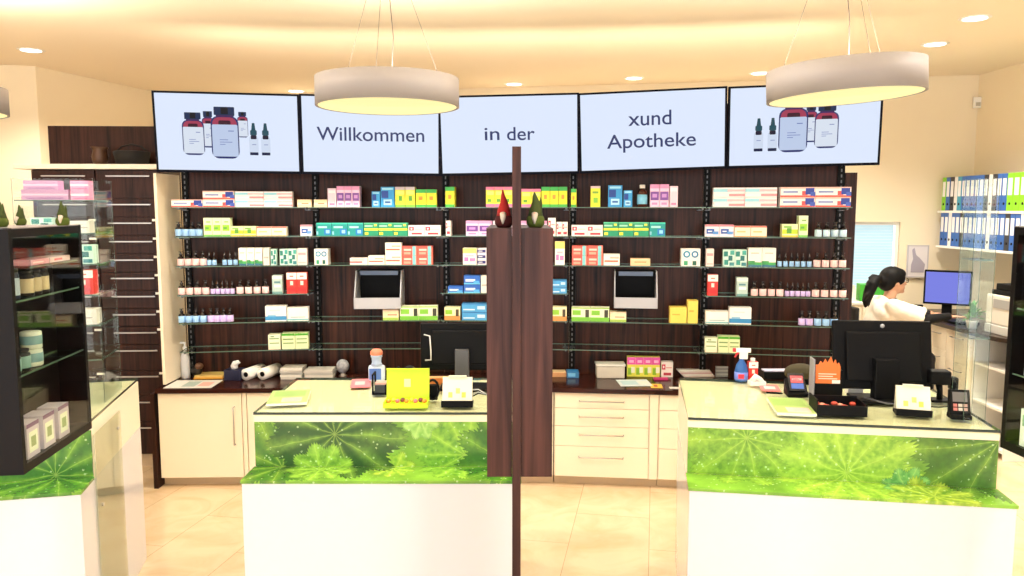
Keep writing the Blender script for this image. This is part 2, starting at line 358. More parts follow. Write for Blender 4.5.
# ---- products --------------------------------------------------------------
def face(mb, w, h, prints, y=0):
    for k, (u0, v0, u1, v1, c) in enumerate(prints):
        m = col(*c); yy = y - .0004 - .0001 * k
        if u1 == 'c':
            rr_ = v1 * min(w, h); mb.add([(u0 * w + rr_ * math.cos(a * math.pi / 10), yy, v0 * h + rr_ * math.sin(a * math.pi / 10)) for a in range(20)], [tuple(range(20))], m); continue
        mb.add([(u0 * w, yy, v0 * h), (u1 * w, yy, v0 * h), (u1 * w, yy, v1 * h), (u0 * w, yy, v1 * h)], [(0, 1, 2, 3)], m)
def disc(cx, cz, r, c, w, h): return ('d', cx, cz, r, c)
ST = {
 'tooth': ((246, 240, 240), [(0, 0, 1, .16, (225, 85, 70)), (0, .84, 1, 1, (235, 190, 180)), (.08, .42, .5, .6, (120, 140, 200)), (.62, .18, .78, .6, (210, 80, 80)), (.72, .25, .97, .9, (35, 60, 160)), (.86, .1, 1, .5, (60, 90, 190))]),
 'stripe': ((242, 235, 240), [(0, .55, .6, .85, (150, 215, 235)), (.5, .1, 1, .35, (245, 150, 160)), (.45, .6, 1, .8, (245, 190, 200)), (0, .12, .5, .3, (200, 235, 245))]),
 'cream': ((240, 215, 175), [(0, .3, 1, .6, (250, 235, 205)), (.3, .4, .8, .55, (200, 140, 90))]),
 'palepink': ((247, 212, 232), [(.1, .75, .9, .9, (255, 240, 250)), (.2, .1, .8, .2, (220, 130, 180))]),
 'purple': ((240, 205, 235), [(0, .82, 1, 1, (230, 150, 200)), (.05, .3, .95, .68, (115, 65, 155)), (.25, .42, .75, .58, (190, 140, 210)), (.2, .1, .8, .2, (200, 140, 200))]),
 'blue': ((40, 150, 220), [(.05, .45, .55, .8, (15, 60, 150)), (.1, .85, .9, .95, (150, 215, 245)), (.2, .1, .8, .38, (170, 220, 245)), (.3, .2, .7, .28, (20, 90, 180))]),
 'ygg': ((235, 235, 60), [(0, .85, 1, 1, (200, 190, 200)), (.1, .62, .9, .8, (250, 245, 120)), (.35, .3, .7, .55, (90, 170, 60)), (0, 0, 1, .12, (120, 190, 60))]),
 'yg': ((225, 225, 40), [(0, .8, 1, 1, (60, 180, 80)), (.3, .4, .65, .6, (240, 150, 50)), (0, 0, 1, .14, (70, 180, 70))]),
 'pinky': ((235, 235, 60), [(0, .84, 1, 1, (240, 130, 170)), (.1, .6, .9, .78, (240, 245, 130)), (.2, .25, .6, .4, (90, 160, 50)), (0, 0, 1, .16, (240, 120, 165))]),
 'yellowtall': ((225, 230, 50), [(0, .9, 1, 1, (215, 190, 200)), (.2, .65, .8, .75, (110, 170, 60)), (.3, .2, .75, .45, (120, 190, 60))]),
 'greenwhite': ((235, 250, 205), [(.1, .3, .9, .62, (150, 210, 50)), (.2, .4, .6, .5, (90, 170, 60)), (0, 0, 1, .1, (120, 200, 90)), (.3, .75, .8, .82, (130, 180, 90))]),
 'yellowgreen': ((240, 245, 190), [(0, .25, 1, .6, (190, 220, 40)), (.3, .3, .6, .7, (90, 160, 50)), (0, 0, 1, .14, (245, 200, 60)), (.1, .72, .6, .85, (110, 180, 60))]),
 'creamred': ((250, 238, 215), [(0, .86, 1, 1, (225, 110, 100)), (.15, .4, .7, .55, (225, 200, 140)), (0, 0, 1, .08, (240, 160, 90))]),
 'whiteblue': ((235, 230, 245), [(0, .85, 1, 1, (240, 130, 150)), (.1, .25, .65, .65, (40, 90, 180)), (.55, .2, .95, .45, (90, 150, 220)), (.2, .4, .5, .5, (245, 245, 250))]),
 'teal': ((10, 150, 150), [(0, .9, 1, 1, (60, 200, 180)), (.1, .6, .7, .75, (170, 230, 225)), (.5, .1, .95, .55, (20, 120, 200)), (.62, .2, .85, .45, (150, 220, 240)), (0, .1, .12, .35, (140, 210, 230))]),
 'greenstripe': ((20, 150, 110), [(0, .42, 1, .58, (225, 230, 60)), (.05, .7, .6, .82, (160, 230, 200)), (.7, .75, .9, .9, (230, 230, 80)), (.05, .08, .3, .28, (240, 230, 60)), (0, .92, 1, 1, (90, 200, 160))]),
 'whitered': ((250, 240, 238), [(.05, .5, .35, .85, (215, 60, 90)), (.2, .12, .85, .3, (190, 60, 80)), (.15, .6, .25, .75, (255, 255, 255)), (.4, .6, .9, .66, (230, 160, 160))]),
 'bluegreenbot': ((248, 244, 236), [(0, 0, 1, .12, (50, 110, 140)), (0, .12, .5, .32, (60, 150, 80)), (.5, .1, 1, .25, (70, 170, 90)), (.2, .7, .8, .76, (215, 190, 180))]),
 'tealpat': ((205, 235, 225), [(.05, .6, .4, .9, (30, 130, 120)), (.45, .35, .8, .65, (25, 110, 110)), (.6, .7, .95, .95, (60, 160, 150)), (.1, .1, .45, .4, (40, 140, 130)), (.55, .05, .95, .25, (50, 130, 140))]),
 'pinkwhite': ((250, 225, 222), [(.1, .6, .9, .75, (235, 160, 165)), (.1, .1, .9, .18, (240, 190, 185))]),
 'circles': ((245, 242, 238), [(.29, .68, 'c', .2, (30, 140, 180)), (.72, .68, 'c', .2, (30, 120, 170)), (.29, .68, 'c', .11, (240, 248, 250)), (.72, .68, 'c', .11, (240, 248, 250)), (.15, .05, .35, .3, (60, 170, 120)), (.6, .05, .8, .3, (30, 100, 80))]),
 'flatred': ((250, 235, 228), [(0, .3, .7, .5, (230, 70, 80)), (.1, .65, .8, .8, (245, 200, 190))]),
 'whitestack': ((250, 243, 235), [(.05, .3, .9, .45, (235, 110, 80)), (.4, .6, .95, .75, (240, 180, 160))]),
 'redstack': ((235, 95, 85), [(.68, 0, .92, 1, (120, 200, 210)), (.1, .5, .6, .7, (255, 210, 200)), (.1, .1, .55, .35, (250, 160, 140)), (.9, 0, 1, 1, (240, 120, 100))]),
 'whiteyellow': ((250, 240, 235), [(.0, .7, 1, 1, (245, 230, 120)), (.1, .2, .4, .45, (180, 120, 190)), (.5, .2, .9, .4, (190, 130, 190)), (.2, .5, .8, .58, (230, 180, 200))]),
 'navywhite': ((240, 235, 240), [(0, .2, .8, .75, (50, 50, 120)), (.1, .4, .5, .55, (230, 230, 240))]),
 'redwhite': ((225, 50, 40), [(0, .68, 1, 1, (250, 240, 235)), (.35, .4, .65, .6, (255, 225, 215)), (.1, .1, .9, .3, (200, 30, 35)), (.3, .8, .7, .86, (210, 110, 100))]),
 'greyteal': ((180, 205, 200), [(0, .8, 1, 1, (225, 235, 232)), (.2, .35, .85, .5, (240, 245, 245)), (0, .0, 1, .12, (110, 160, 160)), (.2, .58, .8, .68, (90, 140, 150))]),
 'wb': ((248, 248, 246), [(0, .08, 1, .34, (60, 150, 210)), (.1, .34, .5, .45, (150, 200, 230)), (.2, .7, .7, .76, (210, 215, 220))]),
 'wb2': ((248, 246, 240), [(0, .05, 1, .16, (120, 190, 200)), (.15, .25, .85, .32, (150, 180, 190))]),
 'orangegreen': ((245, 240, 190), [(0, 0, 1, .35, (225, 150, 80)), (.05, .45, .5, .8, (140, 200, 50)), (.72, .3, .92, .85, (70, 60, 40))]),
 'limegreen': ((240, 245, 215), [(0, 0, 1, .3, (120, 195, 60)), (.05, .45, .5, .8, (130, 200, 60)), (.74, .3, .94, .85, (60, 60, 45)), (0, .92, 1, 1, (150, 200, 80))]),
 'paleyellow': ((250, 235, 195), [(.0, 0, 1, .25, (170, 205, 90)), (.3, .45, .9, .55, (220, 130, 110)), (0, .85, 1, 1, (245, 215, 190))]),
 'bluebox': ((75, 160, 220), [(.6, .3, .9, .7, (190, 225, 245)), (.05, .2, .5, .35, (210, 235, 250)), (0, .9, 1, 1, (40, 110, 180))]),
 'royal': ((40, 100, 195), [(.1, .3, .7, .6, (200, 220, 250)), (0, 0, 1, .15, (100, 190, 230)), (.6, .1, .95, .4, (80, 170, 230))]),
 'yellow': ((238, 212, 95), [(.15, .5, .6, .58, (205, 170, 60)), (0, 0, .04, 1, (225, 195, 80))]),
 'palegreen': ((238, 245, 215), [(.1, .7, .9, .78, (120, 160, 90)), (.1, .4, .9, .47, (130, 170, 100)), (0, 0, 1, .2, (250, 235, 205)), (.2, .85, .5, .92, (90, 140, 80))]),
 'greentop': ((225, 240, 190), [(0, .86, 1, 1, (80, 170, 40)), (.1, .6, .9, .68, (120, 160, 90)), (.1, .35, .9, .42, (130, 170, 100))]),
 'sand': ((245, 205, 160), [(.2, .45, .8, .6, (225, 140, 90)), (0, .8, 1, 1, (250, 220, 185))]),
 'magenta': ((240, 235, 90), [(0, .62, 1, 1, (235, 90, 180)), (.1, .1, .55, .45, (150, 200, 50)), (.5, .2, .95, .5, (250, 250, 225)), (.25, .72, .8, .85, (255, 190, 230))]),
 'pinkbox': ((240, 150, 190), [(0, .4, 1, .6, (255, 225, 235)), (.1, .1, .9, .2, (220, 100, 150))]),
 'muted': ((196, 140, 182), [(0, .4, 1, .6, (222, 185, 210)), (.1, .1, .9, .2, (150, 90, 150))]),
 'palegrey': ((225, 222, 215), [(.1, .4, .9, .5, (180, 175, 170))]),
}
NAMES = {'tooth': 'white toothpaste-style box with navy swoosh', 'stripe': 'white box with cyan and pink stripes', 'cream': 'flat cream box', 'palepink': 'pale pink box', 'purple': 'lilac box with purple panel',
 'blue': 'bright blue box', 'ygg': 'yellow-green box with grey top', 'yg': 'yellow box with green top', 'pinky': 'yellow box with pink ends', 'yellowtall': 'slim yellow box', 'greenwhite': 'pale box with green panel',
 'yellowgreen': 'yellow-green banded box', 'creamred': 'cream box with red rim', 'whiteblue': 'white box with blue emblem', 'teal': 'teal box with blue mark', 'greenstripe': 'green box with yellow stripe', 'whitered': 'white box with red lettering',
 'bluegreenbot': 'tall white box with green foot', 'tealpat': 'teal-patterned box', 'pinkwhite': 'pinkish white box', 'circles': 'white box with two blue circles', 'flatred': 'flat white and red box', 'whitestack': 'white box with orange line',
 'redstack': 'red box with blue slash', 'whiteyellow': 'white box with yellow top', 'navywhite': 'white box with navy panel', 'redwhite': 'red box with white top', 'greyteal': 'tall grey-green box', 'wb': 'white box with blue band', 'wb2': 'plain white box',
 'orangegreen': 'box with orange foot', 'limegreen': 'cream box with lime foot', 'paleyellow': 'pale yellow box with green foot', 'bluebox': 'sky blue box', 'royal': 'royal blue box', 'yellow': 'plain yellow box', 'palegreen': 'pale green box', 'greentop': 'pale box with green lid',
 'sand': 'flat sand-coloured box', 'magenta': 'magenta and yellow box', 'pinkbox': 'pink box', 'palegrey': 'pale grey box'}
def pbox_mesh(w, h, d, style):
    base, prints = ST[style]; mb = MB(); mb.box(0, w, 0, d, 0, h, col(*base)); face(mb, w, h, prints); return mb
counts = {}
def product(i, r, x0, x1, yt, style, n=1, stack=1, dep=.09, jit=0, lab=None):
    A, B = seg(FN, i); t = (B - A).normalized(); a = math.atan2(t.y, t.x); inw = Vector((-t.y, t.x, 0)) * (.012 + jit)
    yb = ROWY[r]; P0 = atV(x0, yb, A + inw, B + inw); P1 = atV(x1, yb, A + inw, B + inw)
    w = (Vector((P1.x, P1.y)) - Vector((P0.x, P0.y))).length / n; P0.z = 0
    hh = (yb - yt) * P0.y / F * 1.0 - .006; h = hh / stack
    for k in range(n):
        for s in range(stack):
            o = pbox_mesh(w - .0028, h - .0014, dep, style).build('medicine_box', None, (P0.x + t.x * w * k, P0.y + t.y * w * k, rowz(r) + .0065 + s * h), a + random.uniform(-.006, .006) * (stack == 1))
            key = (i, r, style); counts.setdefault(key, []).append((o, k, s, stack))
def finish_products():
    for (i, r, style), lst in counts.items():
        cols = sorted(set(round(o.location.x, 3) for o, k, s, st in lst))
        for o, k, s, st in lst:
            c = cols.index(round(o.location.x, 3)); nm = NAMES[style]; pos = ''
            if len(cols) > 1: pos = ', ' + (ORD[c] + ' of ' + NUM[len(cols)])
            lay = ''
            if st == 2: lay = (' upper', ' lower')[s == 0]
            if st == 3: lay = (' lower', ' middle', ' upper')[s]
            where = '%s, %s' % (ROW[r], BAY[i])
            txt = ('%s%s, %s' % (lay.strip() + ' ' + nm if lay else nm, pos, where)).strip()
            tag(o, txt, 'box', '%ses on the %s of the %s' % (nm, ROW[r], BAY[i]) if len(lst) > 1 else None)
def bottle_proto(kind, labc):
    if kind == 'pump': r, h, lh0, lh1 = .0225, .066, .004, .050
    else: r, h, lh0, lh1 = .0142, .054, .004, .040
    b = MB().lathe([(r * .94, 0), (r, .003), (r, h * .80), (r * .8, h * .93), (r * .42, h), (r * .42, h + .006)], AMBER, 14).build('dropper_bottle')
    MB().lathe([(r + .0006, lh0), (r + .0009, lh0 + .0005), (r + .0009, lh1), (r + .0006, lh1)], labc, 14).build('label', b)
    if kind == 'pump': MB().lathe([(r * .5, h + .006), (r * .5, h + .018), (r * .22, h + .022), (r * .22, h + .028), (r * .62, h + .0285), (r * .62, h + .033)], mat('pump dark', (.16, .15, .18), .25), 12).build('cap', b)
    else: MB().lathe([(r * .55, h + .006), (r * .55, h + .02), (r * .3, h + .023), (r * .3, h + .036), (r * .12, h + .041)], mat('pump dark', (.16, .15, .18), .25), 12).build('cap', b)
    return b
BP = {}
def bottles(i, r, x0, x1, n, kind, cname, c):
    A, B = seg(FN, i); t = (B - A).normalized(); inw = Vector((-t.y, t.x, 0)) * .035
    for k in range(n):
        x = x0 + (x1 - x0) * (k + .5) / n; p = atV(x, ROWY[r], A + inw, B + inw)
        key = (kind, cname)
        if key not in BP: BP[key] = b = bottle_proto(kind, col(*c))
        else: b = copy_tree(BP[key])
        b.location = (p.x, p.y, rowz(r) + .0065); b.rotation_euler = (0, 0, math.atan2(t.y, t.x))
        kn = 'dark bottle' if kind == 'pump' else 'small narrow dark bottle'
        sd = '' if (i, r, x0) not in SIDE else SIDE[(i, r, x0)]
        tag(b, '%s-labelled %s, %s of %s%s, %s, %s' % (cname, kn, ORD[k], NUM[n], sd, ROW[r], BAY[i]), 'bottle', '%s-labelled bottles on the %s of the %s%s' % (cname, ROW[r], BAY[i], sd))
SIDE = {(0, 4, 178): ' at left', (0, 4, 236): ' at right', (4, 4, 750): ' at left', (4, 4, 811): ' at right', (0, 3, 207): ' at left', (0, 3, 222): ' at right'}
PINK = ('pink', (245, 205, 208)); BLUE = ('blue', (150, 195, 240)); LILAC = ('lilac', (205, 185, 240)); GBLUE = ('grey-blue', (185, 215, 235))
P_ = product
# bay 1
P_(0, 1, 171.5, 203, 199.5, 'tooth'); P_(0, 1, 203.2, 235, 191, 'tooth', 1, 2); P_(0, 1, 235.4, 293, 191.5, 'stripe', 2, 2); P_(0, 1, 297.5, 312, 199.5, 'cream')
bottles(0, 2, 175.5, 203, 4, 'pump', *BLUE); P_(0, 2, 204, 231, 217.5, 'greenwhite', 3); P_(0, 2, 231.3, 256.5, 226, 'yellowgreen', 2); P_(0, 2, 256.8, 287, 226.5, 'creamred', 2); P_(0, 2, 300.5, 312.5, 225, 'whiteblue')
bottles(0, 3, 177.5, 207, 4, 'pump', *PINK); bottles(0, 3, 207, 217, 2, 'slim', *BLUE); bottles(0, 3, 222, 238.5, 3, 'slim', *BLUE)
P_(0, 3, 239, 263, 247.5, 'bluegreenbot', 3); P_(0, 3, 263.5, 270, 247.5, 'palegrey'); P_(0, 3, 271, 277, 249, 'tealpat'); P_(0, 3, 280, 297.3, 249, 'tealpat', 2); P_(0, 3, 297.6, 307.5, 248.5, 'pinkwhite', 1)
bottles(0, 4, 178, 210, 4, 'pump', *PINK); bottles(0, 4, 210.5, 235, 5, 'slim', *LILAC); bottles(0, 4, 236, 270, 4, 'pump', *PINK)
P_(0, 4, 272.5, 283, 275, 'greyteal'); P_(0, 4, 287, 307.5, 272.5, 'redwhite', 2)
bottles(0, 5, 178.5, 207, 4, 'pump', *BLUE); bottles(0, 5, 208, 233.5, 4, 'pump', *LILAC); P_(0, 5, 265.5, 287, 305.5, 'wb'); P_(0, 5, 287.5, 309, 307.5, 'wb2')
P_(0, 6, 268.5, 281, 334, 'palegreen'); P_(0, 6, 282, 309, 333, 'greentop', 2)
# bay 2
P_(1, 1, 314, 327.5, 199.5, 'cream'); P_(1, 1, 328, 336.8, 188.5, 'palepink'); P_(1, 1, 337, 360, 186.3, 'purple', 3); P_(1, 1, 372, 380.5, 191.5, 'blue'); P_(1, 1, 381, 395, 187, 'blue'); P_(1, 1, 395.4, 415.5, 187, 'ygg', 2); P_(1, 1, 416, 437, 189.5, 'yg', 2)
P_(1, 2, 316.5, 363.8, 223, 'teal', 3); P_(1, 2, 364.2, 408, 223, 'greenstripe', 3); P_(1, 2, 408.4, 441, 225.5, 'whitered', 2)
P_(1, 3, 314.5, 328.5, 249, 'circles'); P_(1, 3, 350, 368, 258.3, 'flatred'); P_(1, 3, 368.4, 385, 256, 'whitestack'); P_(1, 3, 385.5, 402, 243, 'whitestack', 1, 2, .07); P_(1, 3, 402.5, 433, 246.5, 'redstack', 2, 2)
P_(1, 5, 383, 399, 310, 'paleyellow'); P_(1, 5, 400, 438, 307, 'limegreen', 2)
# bay 3
P_(2, 1, 445.5, 455, 187, 'yg', 1); P_(2, 1, 486, 513, 187, 'pinky', 3); P_(2, 1, 521.5, 541, 189, 'pinky', 2); P_(2, 1, 541.4, 567.5, 187, 'yg', 3)
P_(2, 2, 446, 451, 221, 'whitered'); P_(2, 2, 466, 492, 221, 'purple', 2); P_(2, 2, 493, 513, 221, 'palepink', 2); P_(2, 2, 521, 547, 221, 'purple', 2); P_(2, 2, 548, 556, 218, 'whitered'); P_(2, 2, 556.5, 568, 222, 'whitered', 2)
P_(2, 3, 463, 477, 248.5, 'whiteyellow'); P_(2, 3, 477.5, 488, 248.5, 'navywhite', 1, 3); P_(2, 3, 555, 565, 241.5, 'whiteyellow', 1)
P_(2, 4, 448, 463.5, 287, 'royal'); P_(2, 4, 464, 480.5, 276, 'royal', 1, 2); P_(2, 4, 481, 489, 276, 'palegrey'); P_(2, 4, 552, 567, 280, 'bluebox', 1, 2)
P_(2, 5, 441.5 + 3, 460.5, 308, 'orangegreen'); P_(2, 5, 462, 488, 304, 'bluebox', 1, 2); P_(2, 5, 551.5, 567, 307, 'orangegreen')
# bay 4
P_(3, 1, 571, 576.5, 189, 'yg'); P_(3, 1, 590.5, 600.5, 186.3, 'yellowtall'); P_(3, 1, 608, 622.5, 185.5, 'blue'); P_(3, 1, 623.5, 632.5, 190.5, 'blue'); P_(3, 1, 650, 669, 184.5, 'purple', 2); P_(3, 1, 669.5, 678, 186.3, 'palepink')
P_(3, 2, 571.5, 603, 225, 'whitered', 2); P_(3, 2, 603.5, 649, 222, 'greenstripe', 3); P_(3, 2, 649.5, 665.5, 222, 'teal')
P_(3, 3, 572, 603, 245.5, 'redstack', 2, 2); P_(3, 3, 603.5, 620, 253.5, 'whitestack'); P_(3, 3, 630.5, 650.5, 258, 'sand'); P_(3, 3, 681, 700.5, 247.5, 'circles')
P_(3, 5, 571.5, 609.5, 307, 'limegreen', 2); P_(3, 5, 610, 626.5, 311, 'paleyellow'); P_(3, 5, 669.5, 687, 305, 'yellow'); P_(3, 5, 687.4, 698, 298, 'yellow')
# bay 5
P_(4, 1, 713, 777, 187.8, 'stripe', 2, 2); P_(4, 1, 780, 851, 187.3, 'tooth', 2, 2)
P_(4, 2, 706, 734, 224, 'whiteblue', 2) if False else P_(4, 2, 705, 734, 224, 'whiteblue', 2); P_(4, 2, 734.4, 767, 225, 'creamred', 2); P_(4, 2, 782, 798, 223, 'yellowgreen'); P_(4, 2, 798.5, 808, 214.5, 'greenwhite'); bottles(4, 2, 814, 847, 4, 'pump', *GBLUE)
P_(4, 3, 706, 714, 247.5, 'pinkwhite'); P_(4, 3, 723, 747, 248, 'tealpat', 2); P_(4, 3, 748, 776, 246, 'bluegreenbot', 2); bottles(4, 3, 776.5, 812, 6, 'slim', *BLUE); bottles(4, 3, 812.5, 846.5, 4, 'pump', *PINK)
P_(4, 4, 707.5, 718, 272.5, 'redwhite'); P_(4, 4, 736.5, 748, 275, 'greyteal'); bottles(4, 4, 750, 784, 4, 'pump', *PINK); bottles(4, 4, 784.5, 810.5, 5, 'slim', *LILAC); bottles(4, 4, 811, 847, 4, 'pump', *PINK)
P_(4, 5, 705.5, 728.8, 308.5, 'wb2'); P_(4, 5, 729.2, 751.5, 304, 'wb'); bottles(4, 5, 798, 813, 2, 'pump', *LILAC); bottles(4, 5, 813.5, 838, 3, 'pump', *BLUE)
P_(4, 6, 705, 717.5, 334.5, 'palegreen'); P_(4, 6, 717.9, 740, 332.5, 'greentop', 2)
finish_products()
# syrup bottle
p = atV(643, 208, FN[3], FN[4]); sb = empty('syrup_bottle', (p.x, p.y + .04, rowz(1) + .0065), 0, 'brown syrup bottle with white cap and blue label on the top shelf', 'bottle')
MB().lathe([(.03, 0), (.034, .004), (.034, .095), (.028, .112), (.014, .122), (.014, .128)], mat('brown glass', (.25, .10, .07), .12), 18).build('glass_body', sb)
MB().lathe([(.0345, .02), (.035, .021), (.035, .085), (.0345, .085)], col(120, 190, 225), 18).build('label', sb)
MB().lathe([(.018, .128), (.019, .129), (.019, .148), (.016, .152)], col(240, 235, 225), 18).build('cap', sb)

# ---- delivery outlets between the shelves
def outlet(i, xl, xr, yt, yb, lab):
    A, B = seg(FN, i); t = (B - A).normalized(); a = math.atan2(t.y, t.x)
    P0 = atV(xl, yb, A, B); P1 = atV(xr, yb, A, B); w = (P1 - P0).length; T = atV(xl, yt, A, B); h = T.z - P0.z
    r = empty('delivery_outlet', P0, a, lab, 'dispenser', 'grey delivery outlets of the medicine picker')
    m = mat('outlet grey', (.70, .71, .75), .35); k = .34 * h
    MB().box(0, w, -.006, .006, 0, k * 0 + h * .30, m).build('front_lip', r, bevel=.002)
    for s in (0, 1):
        x = 0 if s == 0 else w - .008
        MB().xprism([(-.006, 0), (.26, 0), (.26, h), (.10, h), (0, h * .30), (-.006, h * .3)], x, x + .008, m).build('cheek', r)
    MB().box(.008, w - .008, .006, .26, 0, .008, BLACK).box(.008, w - .008, .245, .26, .008, h, BLACK).box(.008, w - .008, .12, .245, h - .008, h, BLACK).build('chute', r)
    MB().xprism([(.098, h - .03), (.104, h - .03), (.112, h), (.10, h)], .03, w - .03, mat('outlet bar', (.35, .42, .55), .3)).build('sensor_bar', r)
outlet(1, 354, 401, 272, 309, 'grey open-fronted delivery outlet on the shelf wall left of the partition')
outlet(3, 614, 657.5, 272.5, 308, 'grey open-fronted delivery outlet on the shelf wall right of the partition')

# ================================================================== BACK CABINETS
WT = .69
CN = [(-2.40, 5.16), (-1.45, 5.19), (-.50, 5.22), (.285, 5.20), (1.0, 5.125), (1.75, 5.02), (2.38, 4.90)]
CN = [Vector((x, y, 0)) for x, y in CN]
def cline(x):
    for i in range(len(CN) - 1):
        if x <= CN[i + 1].x or i == len(CN) - 2:
            A, B = CN[i], CN[i + 1]; u = (x - A.x) / (B.x - A.x); return A + (B - A) * u
# worktop follows the bend: one continuous board
back = [Vector((x, y, 0)) for x, y in ((-2.40, 5.52), (-1.42, 5.66), (-.49, 5.69), (.42, 5.64), (1.37, 5.52), (2.34, 5.36))]
fe = offs(CN, .02)
wt = MB(); pts = [(p.x, p.y) for p in fe] + [(p.x, p.y) for p in back[::-1]]; wt.prism(pts, WT - .032, WT, TOPWOOD)
tag(wt.build('worktop', bevel=.003), 'dark brown wooden worktop running along the curved shelf wall', 'worktop')
lp = MB().box(0, .03, 0, .34, 0, WT - .034, DARKWOOD).build('upright_board', None, (-2.435, 5.14, 0), 0); tag(lp, 'dark wooden upright end panel closing the cabinet row at left', 'panel')
def cabinet(x0, x1, fronts, lab, filler=0):
    A = cline(x0); B = cline(x1); t = (B - A).normalized(); a = math.atan2(t.y, t.x); L = (B - A).length - .002
    r = empty('base_cabinet', A, a, lab, 'cabinet', 'cream base cabinets under the dark worktop')
    zb = .068; zt = WT - .034; D = .30
    MB().box(0, L, .02, D, zb, zt, CREAM).build('body', r)
    MB().box(0, L, .06, .08, 0, zb - .001, mottled('plinth', (.80, .72, .60), (.84, .76, .64), 4, .5)).build('plinth', r)
    if filler: MB().box(L - filler + .003, L, 0, .02, zb, zt, CREAM).build('filler_strip', r, bevel=.0015)
    Lf = L - filler
    if fronts == 'door':
        d = MB().box(.004, Lf - .003, 0, .019, zb, zt - .003, CREAM).build('door', r, bevel=.002)
        hx = Lf - .05; hm = MB().tube([(hx, -.002, .30), (hx, -.028, .30), (hx, -.028, .56), (hx, -.002, .56)], .005, STEEL); hm.build('handle', d)
    else:
        ys = [zt - .003] + fronts + [zb]
        for k in range(len(ys) - 1):
            d = MB().box(.004, Lf - .003, 0, .019, ys[k + 1] + .003, ys[k], CREAM).build('drawer', r, bevel=.002)
            zm = ys[k] - .052 if k < 3 else ys[k] - .07; c = Lf / 2
            MB().tube([(c - .15, 0, zm), (c - .15, -.025, zm), (c + .15, -.025, zm), (c + .15, 0, zm)], .0045, STEEL).build('handle', d)
    return r
zz = [atY(600, y, 5.17).z for y in (409, 427, 447)]
cabinet(-2.395, -1.80, 'door', 'cream base cabinet with one door, leftmost of the row', .03)
cabinet(-1.80, -1.12, 'door', 'cream base cabinet mostly hidden behind the left green counter', .03)
cabinet(-1.12, -.50, zz, 'cream drawer cabinet hidden behind the left counter, beside the partition')
cabinet(-.50, .285, zz, 'cream drawer cabinet behind the wooden partition')
cabinet(.287, .985, zz, 'cream cabinet of four drawers just right of the partition', .06)
cabinet(.985, 1.70, zz, 'cream drawer cabinet half hidden behind the right green counter')
cabinet(1.70, 2.36, zz, 'rightmost cream drawer cabinet behind the right counter')

# ================================================================== LEFT DRAWER TOWERS
ta = .05; TP = Vector((-3.38, 5.53, 0))
def tower(p, w, lab, right):
    r = empty('drawer_tower', p, ta, lab, 'cabinet', 'tall dark drawer towers at left')
    MB().box(0, w - .002, .02, .42, .10, 2.17, DARKWOOD).build('carcass', r)
    MB().box(0, w - .002, .04, .40, 0, .099, mottled('plinth', (.80, .72, .60), (.84, .76, .64), 4, .5)).build('plinth', r)
    z = 2.165; hs = [.20] + [.131] * 8 + [.19, .19, .19, .24]
    k = 0
    for h in hs:
        if z - h < .1: h = z - .1
        if h < .03: break
        d = MB().box(.004, w - .006, 0, .019, z - h + .004, z, DARKWOOD).build('drawer', r, bevel=.0015)
        zm = z - h * (.62 if h < .19 else .3) + .0
        MB().box(w * .18, w * .86, -.022, -.012, z - .045, z - .037, STEEL).box(w * .2, w * .215, -.012, 0, z - .045, z - .037, STEEL).box(w * .82, w * .835, -.012, 0, z - .045, z - .037, STEEL).build('handle', d)
        if k not in (0, 1, 9, 11): MB().box(w * .86, w * .98, -.003, 0, z - .028, z - .012, WHITE).build('label_tab', d)
        z -= h; k += 1
    return r
td = Vector((math.cos(ta), math.sin(ta), 0))
tower(TP, .44, 'left dark wooden drawer tower behind the glass vitrine', 0)
tower(TP + td * .442, .44, 'right dark wooden drawer tower beside the shelf wall', 1)
bd = MB().box(-.10, .89, -.03, .44, 2.172, 2.207, col(235, 228, 215)).build('top_board', None, TP, ta, bevel=.002); tag(bd, 'white board lying across the tops of the drawer towers', 'board')
up = empty('upper_panel', TP + Vector((0, 0, 2.2075)), ta, 'dark wooden upright panel on the white board, left of the screens', 'panel')
MB().box(.0, .95, .26, .44, 0, .29, DARKWOOD).build('panel_board', up)
sh = TP + td * .40 + Vector((0, .10, 2.2075))
v = MB().lathe([(.035, 0), (.05, .02), (.055, .06), (.045, .10), (.06, .125), (.052, .125), (.04, .1), (.02, .02)], mat('bronze', (.30, .20, .14), .4, .3), 18).build('vase', None, TP + td * .43 + Vector((0, .10, 2.2075))); tag(v, 'small brown vase on the white board above the drawers', 'vase')
v = MB().lathe([(.09, 0), (.11, .01), (.125, .09), (.115, .095), (.10, .02)], mat('dark basket', (.05, .04, .04), .8), 20)
v.tube([(-.115, 0, .09), (-.07, 0, .13), (0, 0, .145), (.07, 0, .13), (.115, 0, .09)], .006, mat('dark basket', (.05, .04, .04), .8)); v = v.build('basket', None, TP + td * .66 + Vector((0, .09, 2.2075))); tag(v, 'black round basket on the white board beside the vase', 'basket')

